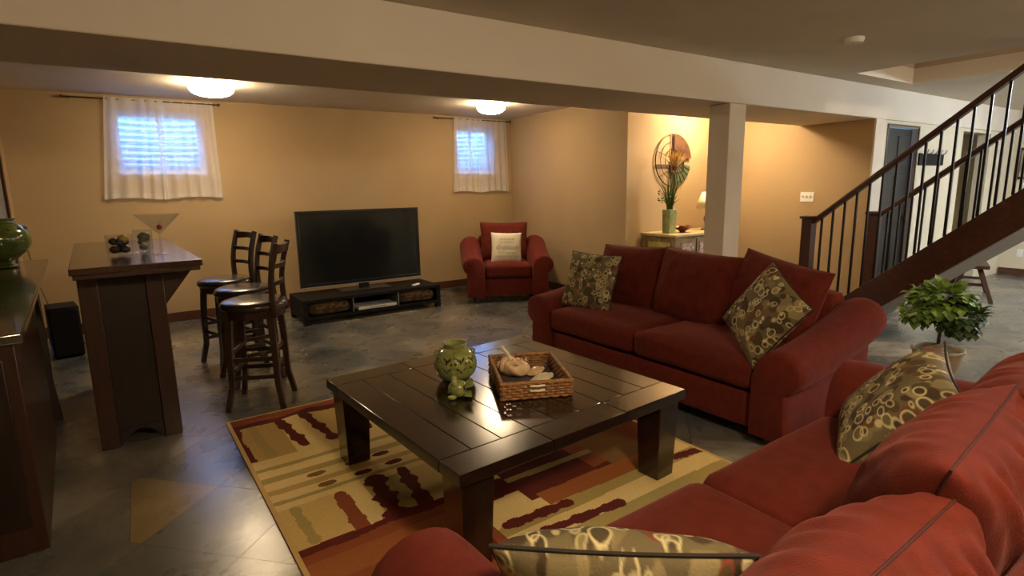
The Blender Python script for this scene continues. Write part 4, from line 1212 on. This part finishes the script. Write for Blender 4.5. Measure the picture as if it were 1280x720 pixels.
# ------------------------------------------------------------------ potted tree, bench
g = thing('potted_tree', 'small leafy artificial tree in a round pot behind the sofas', 'plant', (4.90, 1.64, 0))
po = MB().lathe(smooth_prof([(.11, 0), (.12, .01), (.15, .12), (.158, .17), (.168, .18), (.168, .20), (.150, .20), (.140, .17)]), 36).build('pot', 'pot', g, angle=50)
MB().lathe([(.139, .165), (.135, .178), (.06, .186), (.001, .187)], 28).build('soil', 'soil', g)
MB().tube([(0, 0, .15), (.012, .005, .26), (-.004, -.004, .34), (.004, .0, .44)], lambda t: .014 - .004 * t, 8).build('trunk', 'bark', g)
rnd = random.Random(12)
def leaves(n, m, cen, rad, name, lo, hi):
    mb = MB()
    for k in range(n):
        d = Vector((rnd.gauss(0, 1), rnd.gauss(0, 1), rnd.gauss(0, 1))).normalized()
        r = rnd.uniform(.55, 1.0)
        p = Vector(cen) + Vector((d.x * rad[0], d.y * rad[1], d.z * rad[2])) * r
        L = rnd.uniform(lo, hi); Wd = L * .42
        dirn = (d + Vector((rnd.uniform(-.6, .6), rnd.uniform(-.6, .6), rnd.uniform(-.5, .1)))).normalized()
        side = dirn.cross(Vector((0, 0, 1)));
        if side.length < .1: side = Vector((1, 0, 0))
        side.normalize(); nn = side.cross(dirn)
        pts = [p, p + dirn * L * .35 + side * Wd - nn * .008, p + dirn * L * .75 + side * Wd * .7, p + dirn * L - nn * .02, p + dirn * L * .75 - side * Wd * .7, p + dirn * L * .35 - side * Wd - nn * .008, p + dirn * L * .5 + nn * .006]
        mb.add(pts, [(0, 1, 6), (1, 2, 6), (2, 3, 6), (3, 4, 6), (4, 5, 6), (5, 0, 6)])
    mb.build(name, m, g, kind='stuff', smooth=False)
leaves(210, 'leaf', (0, .02, .57), (.17, .16, .11), 'foliage', .07, .11)
leaves(100, 'leaf', (-.06, .12, .48), (.12, .11, .08), 'foliage', .07, .10)
leaves(170, 'leaf_dark', (.07, -.08, .45), (.14, .13, .11), 'foliage', .07, .10)
for a, b in (((0, 0, .40), (-.08, .1, .48)), ((0, 0, .42), (.08, -.08, .47)), ((0, 0, .42), (.01, .01, .6))):
    MB().tube([a, b], .006, 6).build('branch', 'bark', g)

g = thing('wooden_bench', 'brown wooden bench with splayed legs standing beyond the stairs', 'bench', (8.55, 2.62, 0), R(20))
MB().box(-.42, -.15, .40, .42, .15, .44).build('bench_seat', 'bench', g, bevel=.006)
for sx in (-1, 1):
    for sy in (-1, 1):
        MB().tube([(sx * .26, sy * .07, .3995), (sx * .40, sy * .20, 0)], .022, 4, square=True).build('leg', 'bench', g, bevel=.003)
    MB().box(sx * .30 - .015, -.12, .18, sx * .30 + .015, .12, .215).build('stretcher', 'bench', g, bevel=.003)
